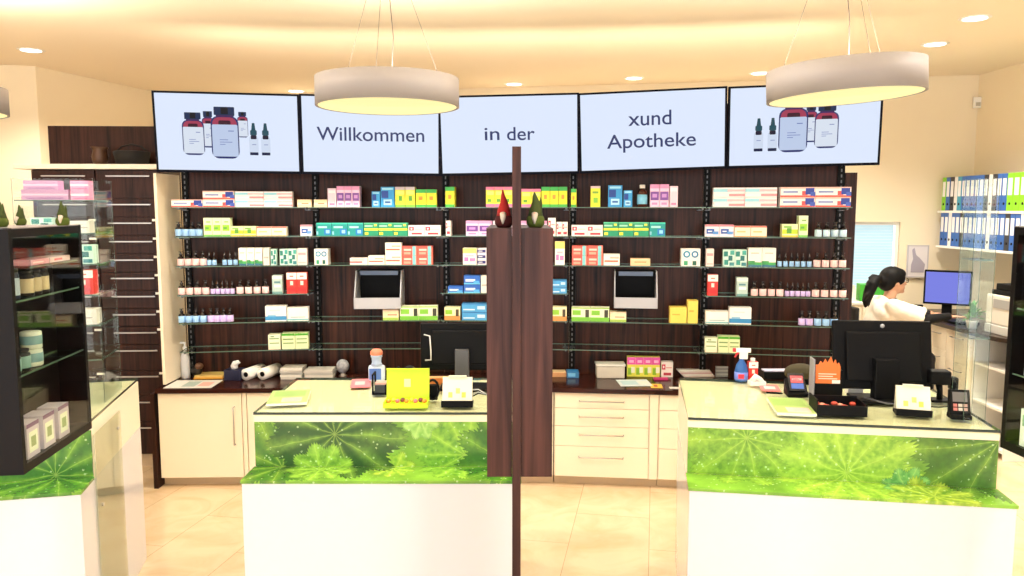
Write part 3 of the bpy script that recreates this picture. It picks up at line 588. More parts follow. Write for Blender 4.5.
# ================================================================== LEAF PRINT
def leafmat(name, leaves, base=((.30, .55, .06), (.52, .80, .14))):
    m = mat(name, (1, 1, 1), .22); n, l = nodes(m); b = n['Principled BSDF']
    tc = n.new('ShaderNodeTexCoord'); sx = n.new('ShaderNodeSeparateXYZ'); l.new(tc.outputs['Object'], sx.inputs[0])
    def mth(op, a, b_=None, c=None, clamp=False):
        q = n.new('ShaderNodeMath'); q.operation = op; q.use_clamp = clamp
        for i, v in enumerate((a, b_, c)):
            if v is None: continue
            if isinstance(v, (int, float)): q.inputs[i].default_value = v
            else: l.new(v, q.inputs[i])
        return q.outputs[0]
    U = sx.outputs[0]; V = mth('ADD', sx.outputs[2], mth('MULTIPLY', sx.outputs[1], 1.0))
    nz = n.new('ShaderNodeTexNoise'); nz.inputs['Scale'].default_value = 7; nz.inputs['Detail'].default_value = 6; l.new(tc.outputs['Object'], nz.inputs[0])
    nf = n.new('ShaderNodeTexNoise'); nf.inputs['Scale'].default_value = 45; nf.inputs['Detail'].default_value = 4; l.new(tc.outputs['Object'], nf.inputs[0])
    wob = mth('MULTIPLY', mth('SUBTRACT', nz.outputs[0], .5), .035)
    def rgb(fac, c1, c2, isf=True):
        q = n.new('ShaderNodeMix'); q.data_type = 'RGBA'
        if isinstance(fac, (int, float)): q.inputs[0].default_value = fac
        else: l.new(fac, q.inputs[0])
        for k, c in ((6, c1), (7, c2)):
            if isinstance(c, tuple): q.inputs[k].default_value = (*s2l(c), 1)
            else: l.new(c, q.inputs[k])
        return q.outputs[2]
    cur = rgb(mth('MULTIPLY_ADD', nz.outputs[0], 2.2, -.6, True), *base)
    for (cx, cz, R, ph, nv, cd, cl) in leaves:
        dx = mth('ADD', mth('SUBTRACT', U, cx), wob); dz = mth('ADD', mth('SUBTRACT', V, cz), wob)
        r = mth('SQRT', mth('ADD', mth('MULTIPLY', dx, dx), mth('MULTIPLY', dz, dz)))
        th = mth('ARCTAN2', dz, dx); ang = mth('MULTIPLY_ADD', th, nv / 2.0, ph)
        lob = mth('ABSOLUTE', mth('SINE', ang))            # 0 in the veins, 1 between them
        lobe2 = mth('SINE', mth('MULTIPLY', th, nv * 9.0))
        edge = mth('ADD', mth('MULTIPLY', mth('SUBTRACT', 1.0, mth('POWER', lob, 3.0)), R * .20), mth('MULTIPLY_ADD', lobe2, R * .035, R * .85))
        msk = mth('MULTIPLY_ADD', mth('SUBTRACT', edge, r), 260, .5, True)
        vein = mth('SUBTRACT', 1.0, mth('MULTIPLY', mth('MULTIPLY', lob, r), 95), None, True)
        shade = mth('ADD', mth('MULTIPLY', mth('POWER', lob, .8), .75), mth('MULTIPLY', mth('MULTIPLY_ADD', nz.outputs[0], 2.0, -.55), .6), None, True)
        c = rgb(shade, cl, cd)
        c = rgb(mth('MULTIPLY_ADD', nf.outputs[0], 1.6, -.55, True), c, tuple(v * .8 for v in cd)) if cd[0] < .25 else rgb(mth('MULTIPLY_ADD', nf.outputs[0], 1.2, -.45, True), c, tuple(min(1, v * 1.15 + .03) for v in cl))
        c = rgb(mth('MULTIPLY', vein, .38), c, (.74, .88, .38))
        rim = mth('MULTIPLY', mth('SUBTRACT', 1.0, mth('MULTIPLY', mth('ABSOLUTE', mth('SUBTRACT', edge, r)), 120), None, True), .5)
        c = rgb(rim, c, tuple(v * .55 for v in cd))
        cur = rgb(msk, cur, c)
    vo = n.new('ShaderNodeTexVoronoi'); vo.inputs['Scale'].default_value = 42; l.new(tc.outputs['Object'], vo.inputs[0])
    sel = mth('GREATER_THAN', nf.outputs[0], .50)
    dr = mth('MULTIPLY', mth('MULTIPLY', mth('LESS_THAN', vo.outputs['Distance'], .20), sel), .55)
    cur = rgb(dr, cur, (.80, .95, .66))
    hs = n.new('ShaderNodeHueSaturation'); hs.inputs['Hue'].default_value = .488; hs.inputs['Saturation'].default_value = .94; hs.inputs['Value'].default_value = .93; l.new(cur, hs.inputs['Color'])
    l.new(hs.outputs[0], b.inputs['Base Color']); return m
DG = (.13, .36, .07); MG = (.32, .58, .07); LG = (.56, .79, .14); YG = (.74, .88, .20)
leafL = leafmat('leaf print left', [(.93, .80, .20, 2.0, 11, (.30, .62, .06), (.60, .86, .16)), (.12, .745, .22, .3, 9, (.22, .50, .06), LG), (.62, .72, .10, 1, 9, (.40, .70, .08), YG), (1.16, .775, .26, .7, 11, (.16, .48, .05), (.50, .80, .12)), (.36, .90, .30, .4, 11, DG, (.52, .76, .20)), (.30, .715, .14, 1.2, 9, MG, (.60, .85, .18)), (.74, .955, .08, .5, 7, (.45, .75, .25), (.70, .90, .45))])
leafR = leafmat('leaf print right', [(.03, .92, .13, .2, 9, MG, LG), (.55, .93, .27, .6, 11, (.44, .68, .08), (.66, .86, .18)), (.25, .92, .27, 1.0, 11, (.33, .58, .06), (.58, .80, .14)), (1.24, .95, .34, .5, 13, (.24, .47, .06), (.50, .74, .14)), (.66, .79, .28, .2, 13, (.42, .68, .08), (.66, .86, .20)), (.90, .72, .10, .5, 9, (.25, .60, .25), (.5, .78, .35)), (.96, .62, .16, 1.5, 9, MG, YG)])

# ================================================================== COUNTERS
TOPY = mottled('counter top cream', (.90, .88, .70), (.93, .91, .75), 2, .3)
def counter(FL, FR, depth, lab, leaf, ledge=.185, clip=None):
    FL = Vector((*FL, 0)); FR = Vector((*FR, 0)); t = FR - FL; L = t.length; a = math.atan2(t.y, t.x)
    r = empty('sales_counter', FL, a, lab, 'counter', 'green leaf-print sales counters')
    MB().box(0, L, -ledge + .006, depth, 0, .737, WHITELAC).build('lower_body', r, bevel=.002)
    MB().box(-.004, L + .004, -ledge, -.0005, .738, .752, leaf).build('ledge', r, bevel=.001)
    MB().box(.002, L - .002, 0, .012, .752, .955, leaf).build('leaf_print_panel', r)
    MB().box(0, L, .0125, depth, .738, .955, CREAM).box(0, L, .0, depth, .9555, .982, CREAM).build('upper_body', r)
    MB().box(.004, L - .004, .003, depth - .003, .9825, .988, TOPY).build('top_board', r)
    g = MB(); g.box(0, L, -.004, depth, .9885, 1.0, GLASS, fm={0: EDGED, 1: EDGED, 2: EDGED, 3: EDGED, 4: GLASS}); g.build('glass_top', r)
    MB().box(.03, L - .03, -ledge + .05, depth - .03, -.0, .0, BLACK) 
    return r, a
cl, _ = counter((-1.147, 3.385), (.035, 3.385), .70, 'white sales counter with green leaf print, left of the partition', leafL)
crr, ca = counter((.762, 3.302), (1.99, 3.103), .79, 'white sales counter with green leaf print, right of the partition', leafR)
a0 = math.atan2(.826, -.19) - math.pi / 2; tdir = Vector((math.cos(a0), math.sin(a0), 0)); FRp = Vector((-1.80, 3.254, 0)); FLp = FRp - tdir * 1.3
cll, _ = counter((FLp.x, FLp.y), (FRp.x, FRp.y), .845, 'white and green sales counter cut off by the left photo edge', leafL)
# glass cladding on the side of the left-edge counter
g = MB().box(0, .006, .0, .42, .06, .93, thin_glass('clad glass', (.90, .94, .86), .22)).build('side_glass', cll, (1.3 + .004, .01, 0), 0)
for yy, z in ((.36, .86), (.06, .60)):
    MB().lathe([(.008, 0), (.008, .006), (.004, .007)], STEEL, 12, M=Matrix.Translation((.0062, yy, z)) @ Matrix.Rotation(math.pi / 2, 4, 'Y')).build('screw', g)

# ================================================================== PARTITION + DISPLAY CASES
ZT = 1.838; ZB = 1.05
fin = empty('partition', (.014, 2.40, 0), 0, 'tall thin dark wooden upright fin standing between the two counters', 'partition')
MB().box(-.0135, .0135, -.015, .56, 0, 2.085, PANELWOOD).build('fin_board', fin, bevel=.001)
def center_case(x0, x1, lab, pos):
    r = empty('display_case', (0, 2.405, ZB), 0, lab, 'display case', 'dark wooden display cases on the partition')
    MB().box(x0, x1, 0, .02, 0, ZT - ZB, PANELWOOD).build('end_face', r)
    MB().box(x0, x1, .5, .52, 0, ZT - ZB, PANELWOOD).build('back_face', r)
    MB().box(x0, x1, .021, .499, 0, .02, PANELWOOD).build('case_bottom', r); MB().box(x0, x1, .021, .499, ZT - ZB - .02, ZT - ZB, PANELWOOD).build('case_top', r)
    xs = x0 + .001 if pos < 0 else x1 - .006
    MB().box(xs, xs + .005, .021, .499, .021, ZT - ZB - .021, GLASS).build('glass_door', r)
    for z in (.26, .52): MB().box(min(x0, x1) + .01, max(x0, x1) - .01, .03, .49, z, z + .006, GLASS2, fm={0: EDGE, 1: EDGE, 2: EDGE}).build('glass_shelf', r)
center_case(-.079, .0, 'dark wooden display case on the left side of the central partition', -1)
center_case(.028, .127, 'dark wooden display case on the right side of the central partition', 1)

CASEW = mat('case black wood', (.06, .045, .05), .45, 0, 0, .15)
def side_case(P0, P1, sgn, lab, gap):
    # P0 near, P1 far corner of the visible glass face; the case extends sideways by w (sgn -1: to the left)
    P0 = Vector((*P0, 0)); P1 = Vector((*P1, 0)); t = P1 - P0; L = t.length; a = math.atan2(t.y, t.x) - math.pi / 2
    r = empty('display_case', (P0.x, P0.y, ZB), a, lab, 'display case'); h = ZT - ZB; w = .206 * sgn
    X0, X1 = min(0, w), max(0, w)
    MB().box(X0, X1, 0, .022, 0, h, CASEW).build('end_face', r)
    MB().box(X0, X1, L - .022, L, 0, h, CASEW).build('end_face', r)
    MB().box(X0, X1, .0225, L - .0225, 0, .03, CASEW).build('case_bottom', r)
    MB().box(X0, X1, .0225, L - .0225, h - .03, h - .004, CASEW).build('case_lid', r)
    MB().box(X0, X1, .0, L, h - .0035, h, mat('case top grey', (.55, .53, .55), .3)).build('case_top', r)
    bx = w * .5; MB().box(bx - .004, bx + .004, gap, L - .0225, .0305, h - .0305, CASEW).build('back_board', r)
    MB().box(-.003, .003, .0225, L - .0225, .0305, h - .0305, GLASS).build('glass_door', r)
    fx = w / 2; (MB().box(w - .0 if sgn < 0 else w - .03, w + .03 if sgn < 0 else w, .0, .10, -ZB, -.001, PANELWOOD).build('support_post', r))
    for z in (.31, .55) if sgn < 0 else (.27, .5):
        MB().box(bx + .005 * -sgn if sgn < 0 else .006, -.006 if sgn < 0 else bx - .005, .03, L - .03, z, z + .006, GLASS2, fm={0: EDGE, 1: EDGE, 2: EDGE}).build('glass_shelf', r)
    return r, L, h
lc, LL, hc = side_case((-1.562, 2.422), (-1.631, 2.958), -1, 'black display case with glass front at the left photo edge', .14)
rc, LR, _ = side_case((1.775, 2.18), (1.745, 2.716), 1, 'black display case cut off by the right photo edge', .10)
# a case item is placed in the case's own frame, then kept top-level
def incase(r, mb, name, x, y, z, lab, cat, rz=0, group=None):
    Mw = Matrix.Translation(r.location) @ Matrix.Rotation(r.rotation_euler.z, 4, 'Z'); p = Mw @ Vector((x, y, z))
    o = mb.build(name, None, p, r.rotation_euler.z + rz); return tag(o, lab, cat, group)
def side_box(w, h, d, base, prints, sgn=-1):      # printed face looks along +x (sgn -1) or -x
    mb = MB(); mb.box(-d, 0, 0, w, 0, h, col(*base)) if sgn < 0 else mb.box(0, d, 0, w, 0, h, col(*base))
    for k, (u0, v0, u1, v1, c) in enumerate(prints):
        x = (.0004 + .0001 * k) * -sgn; q = [(x, u0 * w, v0 * h), (x, u1 * w, v0 * h), (x, u1 * w, v1 * h), (x, u0 * w, v1 * h)]
        mb.add(q if sgn < 0 else q[::-1], [(0, 1, 2, 3)], col(*c))
    return mb
def jar(r, h, body, lab, lid, n=16):
    return MB().lathe([(r * .95, 0), (r, .004), (r, h * .78), (r * .8, h * .84), (r * .8, h * .86)], col(*body), n).lathe([(r * 1.01, h * .12), (r * 1.015, h * .13), (r * 1.015, h * .68), (r * 1.01, h * .68)], col(*lab), n).lathe([(r * .86, h * .86), (r * .88, h * .865), (r * .88, h), (r * .8, h)], col(*lid), n)
# bottom of left case: three pale boxes, jars; middle: dark bottles; top: flat boxes
for k in range(3):
    incase(lc, side_box(.085, .115, .07, (205, 195, 205), [(0, .88, 1, 1, (120, 80, 120)), (.15, .15, .85, .75, (235, 240, 215)), (.3, .3, .7, .6, (150, 170, 110))]), 'tea_box', -.012, .06 + k * .115, .031, 'pale box with lilac top, %s from the front, on the floor of the left case' % ORD[k], 'box', 0, 'pale boxes in the left display case')
incase(lc, jar(.028, .07, (20, 25, 25), (120, 160, 150), (15, 15, 18)), 'cream_jar', -.045, .06, .317, 'black-lidded jar at the front of the left case, middle shelf', 'jar', 0, 'jars in the left case')
incase(lc, jar(.028, .07, (20, 25, 25), (120, 160, 150), (15, 15, 18)), 'cream_jar', -.045, .125, .317, 'black-lidded jar second from the front of the left case', 'jar', 0, 'jars in the left case')
incase(lc, MB().lathe([(.03, 0), (.033, .003), (.033, .055), (.03, .058)], col(215, 225, 205), 16).lathe([(.0335, .015), (.0337, .016), (.0337, .045), (.0335, .045)], col(120, 160, 160), 16), 'cream_tub', -.045, .20, .317, 'lower round pale tub stacked in the left case', 'tub', 0, 'stacked tubs in the left case')
incase(lc, MB().lathe([(.03, 0), (.033, .003), (.033, .055), (.03, .058)], col(215, 225, 205), 16).lathe([(.0335, .015), (.0337, .016), (.0337, .045), (.0335, .045)], col(120, 160, 160), 16), 'cream_tub', -.045, .20, .3765, 'upper round pale tub stacked in the left case', 'tub', 0, 'stacked tubs in the left case')
for k in range(3):
    incase(lc, jar(.024, .085, (15, 12, 15), (205, 190, 150), (20, 18, 20)), 'dark_jar', -.045, .19 + k * .055, .557, 'dark jar with beige label, %s of three on the upper case shelf' % ORD[k], 'jar', 0, 'beige-labelled jars in the left case')
for k in range(2):
    incase(lc, jar(.018, .10, (20, 40, 70), (180, 200, 215), (15, 15, 20)), 'blue_bottle', -.04, .05 + k * .045, .557, 'slim blue bottle, %s from the front, upper shelf of left case' % ORD[k], 'bottle', 0, 'slim blue bottles in the left case')
incase(lc, side_box(.13, .018, .07, (225, 170, 185), [(.1, .3, .7, .6, (250, 225, 230))]), 'flat_box', -.012, .16, .66, 'pale pink flat box hanging high in the left case', 'box')
incase(lc, side_box(.16, .018, .07, (240, 215, 220), [(.2, .3, .6, .7, (220, 90, 110))]), 'flat_box', -.012, .30, .66, 'white and pink flat box high at the back of the left case', 'box')
for o in list(bpy.data.objects):
    if o.name.startswith('flat_box'): o.location.z -= .0
MB().box(-.098, -.006, .14, LL - .03, .652, .658, GLASS2, fm={1: EDGE}).build('glass_shelf', lc)
# right case contents
for k, (z, c1, c2) in enumerate(((.031, (225, 235, 225), (120, 170, 130)), (.277, (200, 225, 215), (90, 150, 140)), (.507, (235, 205, 185), (160, 110, 90)))):
    for j in range(3):
        incase(rc, side_box(.09, (.13, .12, .11)[k], .07, c1, [(.1, .55, .9, .85, c2), (.2, .15, .8, .4, (250, 250, 245))], 1), 'care_box', .012, .12 + j * .125, z, '%s of three boxes on the %s of the right-edge case, %s' % (('rearmost', 'middle', 'foremost')[2 - j], ('floor', 'middle shelf', 'upper shelf')[k], ('pale green', 'mint', 'beige')[k]), 'box', 0, 'boxes in the right display case')

# ---- gnomes
def gnome(loc, s, kind, lab):
    r = empty('garden_gnome', loc, random.uniform(-.3, .3), lab, 'gnome', 'decorative gnomes on the display cases')
    red = mat('red felt', (.62, .10, .10), .9); gr = mat('olive felt', (.25, .30, .12), .9); dk = mat('dark felt', (.12, .10, .07), .9); be = mat('grey beard', (.80, .76, .70), .9)
    hat = red if kind == 'red' else gr
    MB().lathe([(.022 * s, 0), (.031 * s, .012 * s), (.030 * s, .03 * s), (.022 * s, .045 * s), (.012 * s, .055 * s)], mat('maroon felt', (.28, .04, .05), .9) if kind == 'red' else mat('mossy felt', (.30, .36, .10), .9), 16).build('body', r)
    tip = .125 if kind == 'red' else .118
    MB().tube([(0, 0, .036 * s), (0, 0, .06 * s), (.001, 0, .085 * s), (-.003 * s, 0, .105 * s), (-.004 * s, 0, tip * s)], [.026 * s, .021 * s, .013 * s, .007 * s, .0015], hat, 14).build('pointed_hat', r)
    MB().tube([(0, -.022 * s, .046 * s), (0, -.031 * s, .032 * s), (0, -.032 * s, .012 * s)], [.011 * s, .009 * s, .002], be, 10).build('beard', r)
    MB().ell((0, -.028 * s, .046 * s), (.006 * s, .006 * s, .006 * s), mat('nose', (.85, .62, .5), .7), 10, 6).build('nose', r)
    if kind != 'red': MB().tube([(.012 * s, 0, .05 * s), (.017 * s, 0, .08 * s), (.018 * s, 0, .102 * s)], [.01 * s, .006 * s, .001], gr, 10).build('hat_point', r)
p = atY(504, 228, 2.55); gnome((p.x, 2.50, ZT + .0005), .95, 'red', 'red gnome with pointed hat, left of the central partition fin')
p = atY(535, 228, 2.55); gnome((p.x, 2.50, ZT + .0005), .95, 'green', 'green gnome with pointed hat, right of the central partition fin')
for x, Yg, lab, s in ((63, 2.74, 'green gnome at the right on the left-edge case', .72), (21, 2.80, 'green gnome in the middle on the left-edge case', .62), (1, 2.55, 'green gnome cut by the left photo edge', .75)):
    p = atY(x, 228, Yg); px = max(p.x, -1.80)
    gnome((px, Yg, ZT + .0005), s, 'green', lab)

# ================================================================== GLASS VITRINES on the counters
def vitrine(M0, w, d, h, lab, shelf_z, extra=None):
    loc, rz = M0; r = empty('glass_vitrine', loc, rz, lab, 'vitrine', 'clear glass vitrines standing on the counters'); t = .005
    e = {4: EDGE, 5: EDGE}
    MB().box(0, w, 0, t, 0, h, GLASS, fm={0: EDGE, 1: EDGE, 5: EDGE}).build('glass_pane', r)
    MB().box(0, w, d - t, d, 0, h, GLASS, fm={0: EDGE, 1: EDGE, 5: EDGE}).build('glass_pane', r)
    MB().box(w - t, w, t, d - t, 0, h, GLASS, fm={5: EDGE}).build('glass_pane', r)
    MB().box(0, t, t, d - t, 0, h, GLASS, fm={5: EDGE}).build('glass_pane', r)
    for z in shelf_z: MB().box(t, w - t, t, d - t, z, z + .005, GLASS2, fm={2: EDGE, 1: EDGE}).build('glass_shelf', r)
    return r
Ml = Matrix.Translation(FLp) @ Matrix.Rotation(a0, 4, 'Z')
vz = [.0, .27, .47, .60, .73, .86]
vl = vitrine((Ml @ Vector((.95, .30, 1.001)), a0), .33, .30, 1.03, 'tall glass vitrine on the left-edge counter before the drawer towers', [.20, .36, .50, .64, .78, .93])
def invit(u, z, w, h, style, lab, d=.08, v=.02):
    Mw = Matrix.Translation(vl.location) @ Matrix.Rotation(a0, 4, 'Z'); p = Mw @ Vector((u, v, z)); o = pbox_mesh(w, h, d, style).build('medicine_box', None, p, a0); tag(o, lab, 'box', 'boxes inside the left glass vitrine')
for k, (u, z, w, h, st, lab) in enumerate([
    (.23, .936, .075, .045, 'pinkbox', 'lower pink box in the left vitrine, top shelf'), (.23, .9815, .075, .04, 'pinkbox', 'upper pink box in the left vitrine, top shelf'),
    (.03, .936, .19, .045, 'muted', 'long pink box at the left of the vitrine top shelf'), (.04, .9815, .14, .04, 'muted', 'lilac box lying atop the long pink one in the vitrine'),
    (.06, .786, .09, .07, 'tealpat', 'purple and teal patterned box in the vitrine, second shelf'), (.22, .786, .08, .055, 'palegrey', 'small grey box in the vitrine, second shelf'),
    (.12, .646, .09, .09, 'pinkwhite', 'dusty pink box in the vitrine, third shelf'), (.215, .646, .095, .085, 'tealpat', 'dark teal box in the vitrine, third shelf'),
    (.12, .506, .09, .11, 'redwhite', 'left red and white box in the vitrine, fourth shelf'), (.213, .506, .09, .11, 'redwhite', 'right red and white box in the vitrine, fourth shelf'),
    (.12, .366, .19, .07, 'palegrey', 'long pale box in the vitrine, fifth shelf'), (.06, .206, .13, .08, 'palegrey', 'grey-white box in the vitrine, sixth shelf')]):
    invit(u, z, w, h, st, lab)
Mr = Matrix.Translation(Vector((.762, 3.302, 0))) @ Matrix.Rotation(ca, 4, 'Z')
vr = vitrine((Mr @ Vector((1.15, .12, 1.001)), ca), .085, .14, 1.02, 'empty tall glass vitrine at the right end of the right counter', [.35, .68])

# ================================================================== LAMPS
def E(name, rgb, s):
    return mat(name, rgb, .5, 0, s, srgb=False)
UPW = 46
PEND = E('pendant diffuser', (1.0, .86, .40), 1.12)
LAMPW = mat('lamp drum', (.60, .58, .58), .6)
def pendant(c, R, h, lab):
    r = empty('ring_pendant_lamp', c, 0, lab, 'lamp', 'drum pendant lamps above the counters')
    n = 72
    MB().lathe([(R - .012, .004), (R - .012, 0), (R, 0), (R, h), (R - .012, h), (.01, h)], LAMPW, n).build('drum_shade', r)
    MB().lathe([(R - .013, .001), (R - .013, .003)], PEND, n).build('diffuser', r)
    cz = ZC - c[2]
    for k in range(3):
        a = 2 * math.pi * k / 3 + .5; MB().tube([(R * .82 * math.cos(a), R * .82 * math.sin(a), h), (.05 * math.cos(a), .05 * math.sin(a), cz - .03)], .0011, mat('wire', (.20, .15, .10), .6, 0), 5).build('suspension_wire', r)
    MB().tube([(.02, 0, h), (.03, .01, h + .2), (0, .0, cz - .03)], .0022, mat('cable grey', (.24, .2, .18), .5), 6).build('power_cable', r)
    MB().lathe([(.06, cz - .035), (.065, cz - .03), (.065, cz - .001)], LAMPW, 24).build('ceiling_rose', r)
    ld = bpy.data.lights.new('pendant_light', 'AREA'); ld.shape = 'DISK'; ld.size = 2 * R * .9; ld.energy = UPW; ld.color = (1, .90, .76)
    lo = bpy.data.objects.new('pendant_light', ld); C.objects.link(lo); lo.parent = r; lo.location = (0, 0, h + .01); lo.rotation_euler = (math.pi, 0, 0)
    return r
PEN = []
def pend_at(x0, x1, yb, zc, lab, R=.35):
    # centre from the two horizontal extremes of the lower rim at height zc
    xm = (x0 + x1) / 2; D = 2 * R * F / (x1 - x0); p = atZ(xm, yb, zc); return pendant((p.x, p.y, zc), R, .135, lab)
pend_at(318, 458, 107.0, 2.395, 'white drum pendant lamp above the left counter, before the Willkommen screen')
pr_ = pend_at(766, 923, 97.5, 2.395, 'white drum pendant lamp above the right counter, overlapping the last screen', .335); pr_.rotation_euler = (0, math.radians(-3), 0)
pendant((-3.02, 4.12, 2.395), .35, .135, 'white drum pendant lamp cut off by the left photo edge')
DL = E('downlight glow', (1, .97, .93), 4.0)
def downlight(x, y, lab, power=9, warm=(1, .92, .79)):
    p = Vector((x, y, ZC)); r = empty('ceiling_downlight', p, 0, lab, 'ceiling light', 'recessed ceiling downlights')
    MB().lathe([(.075, -.004), (.092, -.006), (.10, -.001), (.10, 0)], WHITE, 32).build('trim_ring', r)
    MB().lathe([(.074, -.0065), (.074, -.006)], DL, 32).build('lens', r)
    ld = bpy.data.lights.new('downlight', 'SPOT'); ld.energy = power; ld.color = warm; ld.spot_size = 2.3; ld.spot_blend = .7; ld.shadow_soft_size = .07
    lo = bpy.data.objects.new('downlight', ld); C.objects.link(lo); lo.parent = r; lo.location = (0, 0, -.03)
DLW = 125
for x, y, lab in ((31, 50, 'round downlight at the upper left of the ceiling'), (296, 91, 'round downlight half hidden above the first two screens'), (514, 84, 'round downlight above the middle screen'), (634, 78, 'round downlight above the xund screen'),
                  (760, 73, 'round downlight just left of the right drum lamp'), (935, 44, 'round downlight right of the right drum lamp'), (975, 18, 'round downlight nearest the top right corner'), (357, -9, 'round downlight at the top edge above the left drum lamp')):
    p = atZ(x, y, ZC); downlight(p.x, p.y, lab, DLW * (1.5 if x > 900 else 1))
# downlights over the sales floor (outside the picture) light the fronts
k = 0
for x in (-3.6, -1.6, .4, 2.4):
    for y in (3.3, 1.2, -.9):
        if y > 3 and x < -3: continue
        k += 1; downlight(x, y, 'round ceiling downlight out of view over the sales floor', 92, (1, .955, .90))
# unseen fill strips added on top of the shelf wall to brighten the ceiling
for i in range(5):
    A, B = seg(RN, i); d = (B - A); a = math.atan2(d.y, d.x); L = d.length
    r = MB().box(.03, L - .03, -.03, .03, 0, .02, STEEL).build('added_fill_strip', None, A + Vector((-d.y, d.x, 0)).normalized() * .015 + Vector((0, 0, 2.621)), a); tag(r, 'added hidden fill light atop the %s of the shelf wall, behind screens' % BAY[i], 'light', 'added ceiling fill strips')
    ld = bpy.data.lights.new('ceiling_fill_light', 'AREA'); ld.shape = 'RECTANGLE'; ld.size = L - .1; ld.size_y = .05; ld.energy = 4.5; ld.color = (1, .86, .66)
    lo = bpy.data.objects.new('ceiling_fill_light', ld); C.objects.link(lo); lo.parent = r; lo.location = (L / 2, 0, .04); lo.rotation_euler = (math.radians(180 - 68), 0, 0)
# small sensor on office wall
p = atV(978, 103, BW0, BW1); tag(MB().box(-.035, .035, -.04, 0, -.05, .05, WHITE).box(-.02, .02, -.046, -.04, -.035, .0, mat('sensor window', (.7, .68, .62), .3)).build('motion_sensor', None, (p.x - .02, p.y - .01, p.z), ba, bevel=.004), 'small white motion sensor high in the office corner', 'sensor')
# window seam light for office window
ld = bpy.data.lights.new('window_light', 'AREA'); ld.shape = 'RECTANGLE'; ld.size = wl * .9; ld.size_y = .8; ld.energy = 12; ld.color = (.85, .95, 1)
lo = bpy.data.objects.new('window_light', ld); C.objects.link(lo); pw = Vector((*BW0, (w0.z + w1.z) / 2)) + wdir * ((u0 + u1) / 2) + Vector((0, .055, 0)); lo.location = pw; lo.rotation_euler = (-math.pi / 2, 0, ba + math.pi)
lo.rotation_euler = (math.pi / 2, 0, ba); 

# ================================================================== COUNTER AND WORKTOP ITEMS
def put(mb, name, x, y, z, lab, cat, rz=0, bevel=0, group=None):
    p = atZ(x, y, z); o = mb.build(name, None, p, rz, bevel); return tag(o, lab, cat, group)
def root_at(name, x, y, z, lab, cat, rz=0, group=None):
    return empty(name, atZ(x, y, z), rz, lab, cat, group)
CT = 1.0008; WTZ = WT + .0008
def sheet(w, d, c, th=.0015, prints=()):
    mb = MB().box(0, w, 0, d, 0, th, col(*c))
    for k, (u0, v0, u1, v1, cc) in enumerate(prints):
        z = th + .0004 + .0001 * k; mb.add([(u0 * w, v0 * d, z), (u1 * w, v0 * d, z), (u1 * w, v1 * d, z), (u0 * w, v1 * d, z)], [(0, 1, 2, 3)], col(*cc))
    return mb
# --- left worktop
b = root_at('pump_bottle', 186, 378, WTZ, 'tall white plastic bottle at the far left end of the worktop', 'bottle')
MB().lathe([(.028, 0), (.031, .005), (.031, .15), (.022, .18), (.012, .19), (.012, .20)], col(222, 222, 228), 18).build('bottle_body', b)
MB().lathe([(.014, .20), (.014, .225), (.006, .23), (.006, .25)], col(235, 235, 238), 14).box(-.03, .008, -.007, .007, .25, .262, col(235, 235, 238)).build('pump_head', b)
mb = MB().lathe([(.03, 0), (.034, .004), (.03, .012), (.02, .02)], mat('dark figurine', (.10, .07, .05), .5), 14).ell((0, 0, .05), (.04, .035, .035), mat('dark figurine', (.10, .07, .05), .5)).ell((.022, -.01, .085), (.03, .026, .024), mat('brown figurine', (.42, .28, .20), .5)).tube([(-.02, 0, .07), (-.04, 0, .10), (-.03, 0, .12)], [.012, .008, .003], mat('dark figurine', (.10, .07, .05), .5))
put(mb, 'figurine', 197, 377.5, WTZ, 'small dark brown animal figurine on the left worktop', 'figurine')
put(MB().box(-.10, .10, 0, .14, 0, .011, col(235, 170, 60)).box(-.095, .10, .005, .138, .011, .024, col(225, 190, 110)), 'folder', 208, 379, WTZ, 'orange-yellow folders lying behind the tissue box', 'folder', .08)
t = root_at('tissue_box', 224, 380.5, WTZ, 'navy blue tissue box with a white tissue sticking out', 'box', -.12)
MB().box(0, .12, 0, .10, 0, .075, col(22, 28, 62)).build('carton', t, bevel=.003)
tm = MB()
tm.tube([(.06, .05, .074), (.055, .05, .095), (.065, .045, .115), (.09, .045, .125), (.10, .05, .118)], [.022, .026, .022, .014, .004], col(240, 240, 242), 10); tm.build('tissue', t)
for k, (x, y, dx) in enumerate(((246, 380.5, 0), (262.5, 380, .0))):
    r = root_at('paper_roll', x, y, WTZ, ('left' if k == 0 else 'right') + ' white paper roll lying end-on beside the tissue box', 'paper roll', -.25, 'pair of white paper rolls')
    R = .042; M_ = Matrix.Translation((0, 0, R)) @ Matrix.Rotation(-math.pi / 2, 4, 'X')
    MB().lathe([(.013, 0), (R, 0), (R, .20), (.013, .20)], col(246, 244, 240), 26, M=M_).build('paper', r)
    MB().lathe([(.018, -.0008), (.018, .201)], BLACK, 16, M=M_).build('core', r)
for k, (x, w, n) in enumerate(((280, .155, 5), (304, .20, 4))):
    mb = MB(); z = 0
    for j in range(n):
        h = .016; mb.box(random.uniform(-.004, .004), w + random.uniform(-.004, .004), random.uniform(0, .006), .15, z, z + h - .001, col(*((205, 200, 192), (230, 226, 216), (190, 188, 180))[j % 3])); z += h
    put(mb, 'leaflet_stack', x, 379.5, WTZ, ('left' if k == 0 else 'right') + ' low stack of grey-white leaflets on the left worktop', 'leaflets', .02, 0, 'grey leaflet stacks')
put(sheet(.32, .24, (226, 226, 222), .002, [(.03, .1, .3, .9, (240, 235, 232)), (.33, .15, .6, .8, (170, 190, 185)), (.65, .2, .9, .7, (235, 180, 170))]), 'magazine', 163, 388.3, WTZ, 'open pale magazine lying on the left end of the worktop', 'magazine', .03)
g = root_at('glass_globe', 343, 376, WTZ, 'round patterned glass globe on a short foot on the worktop', 'ornament')
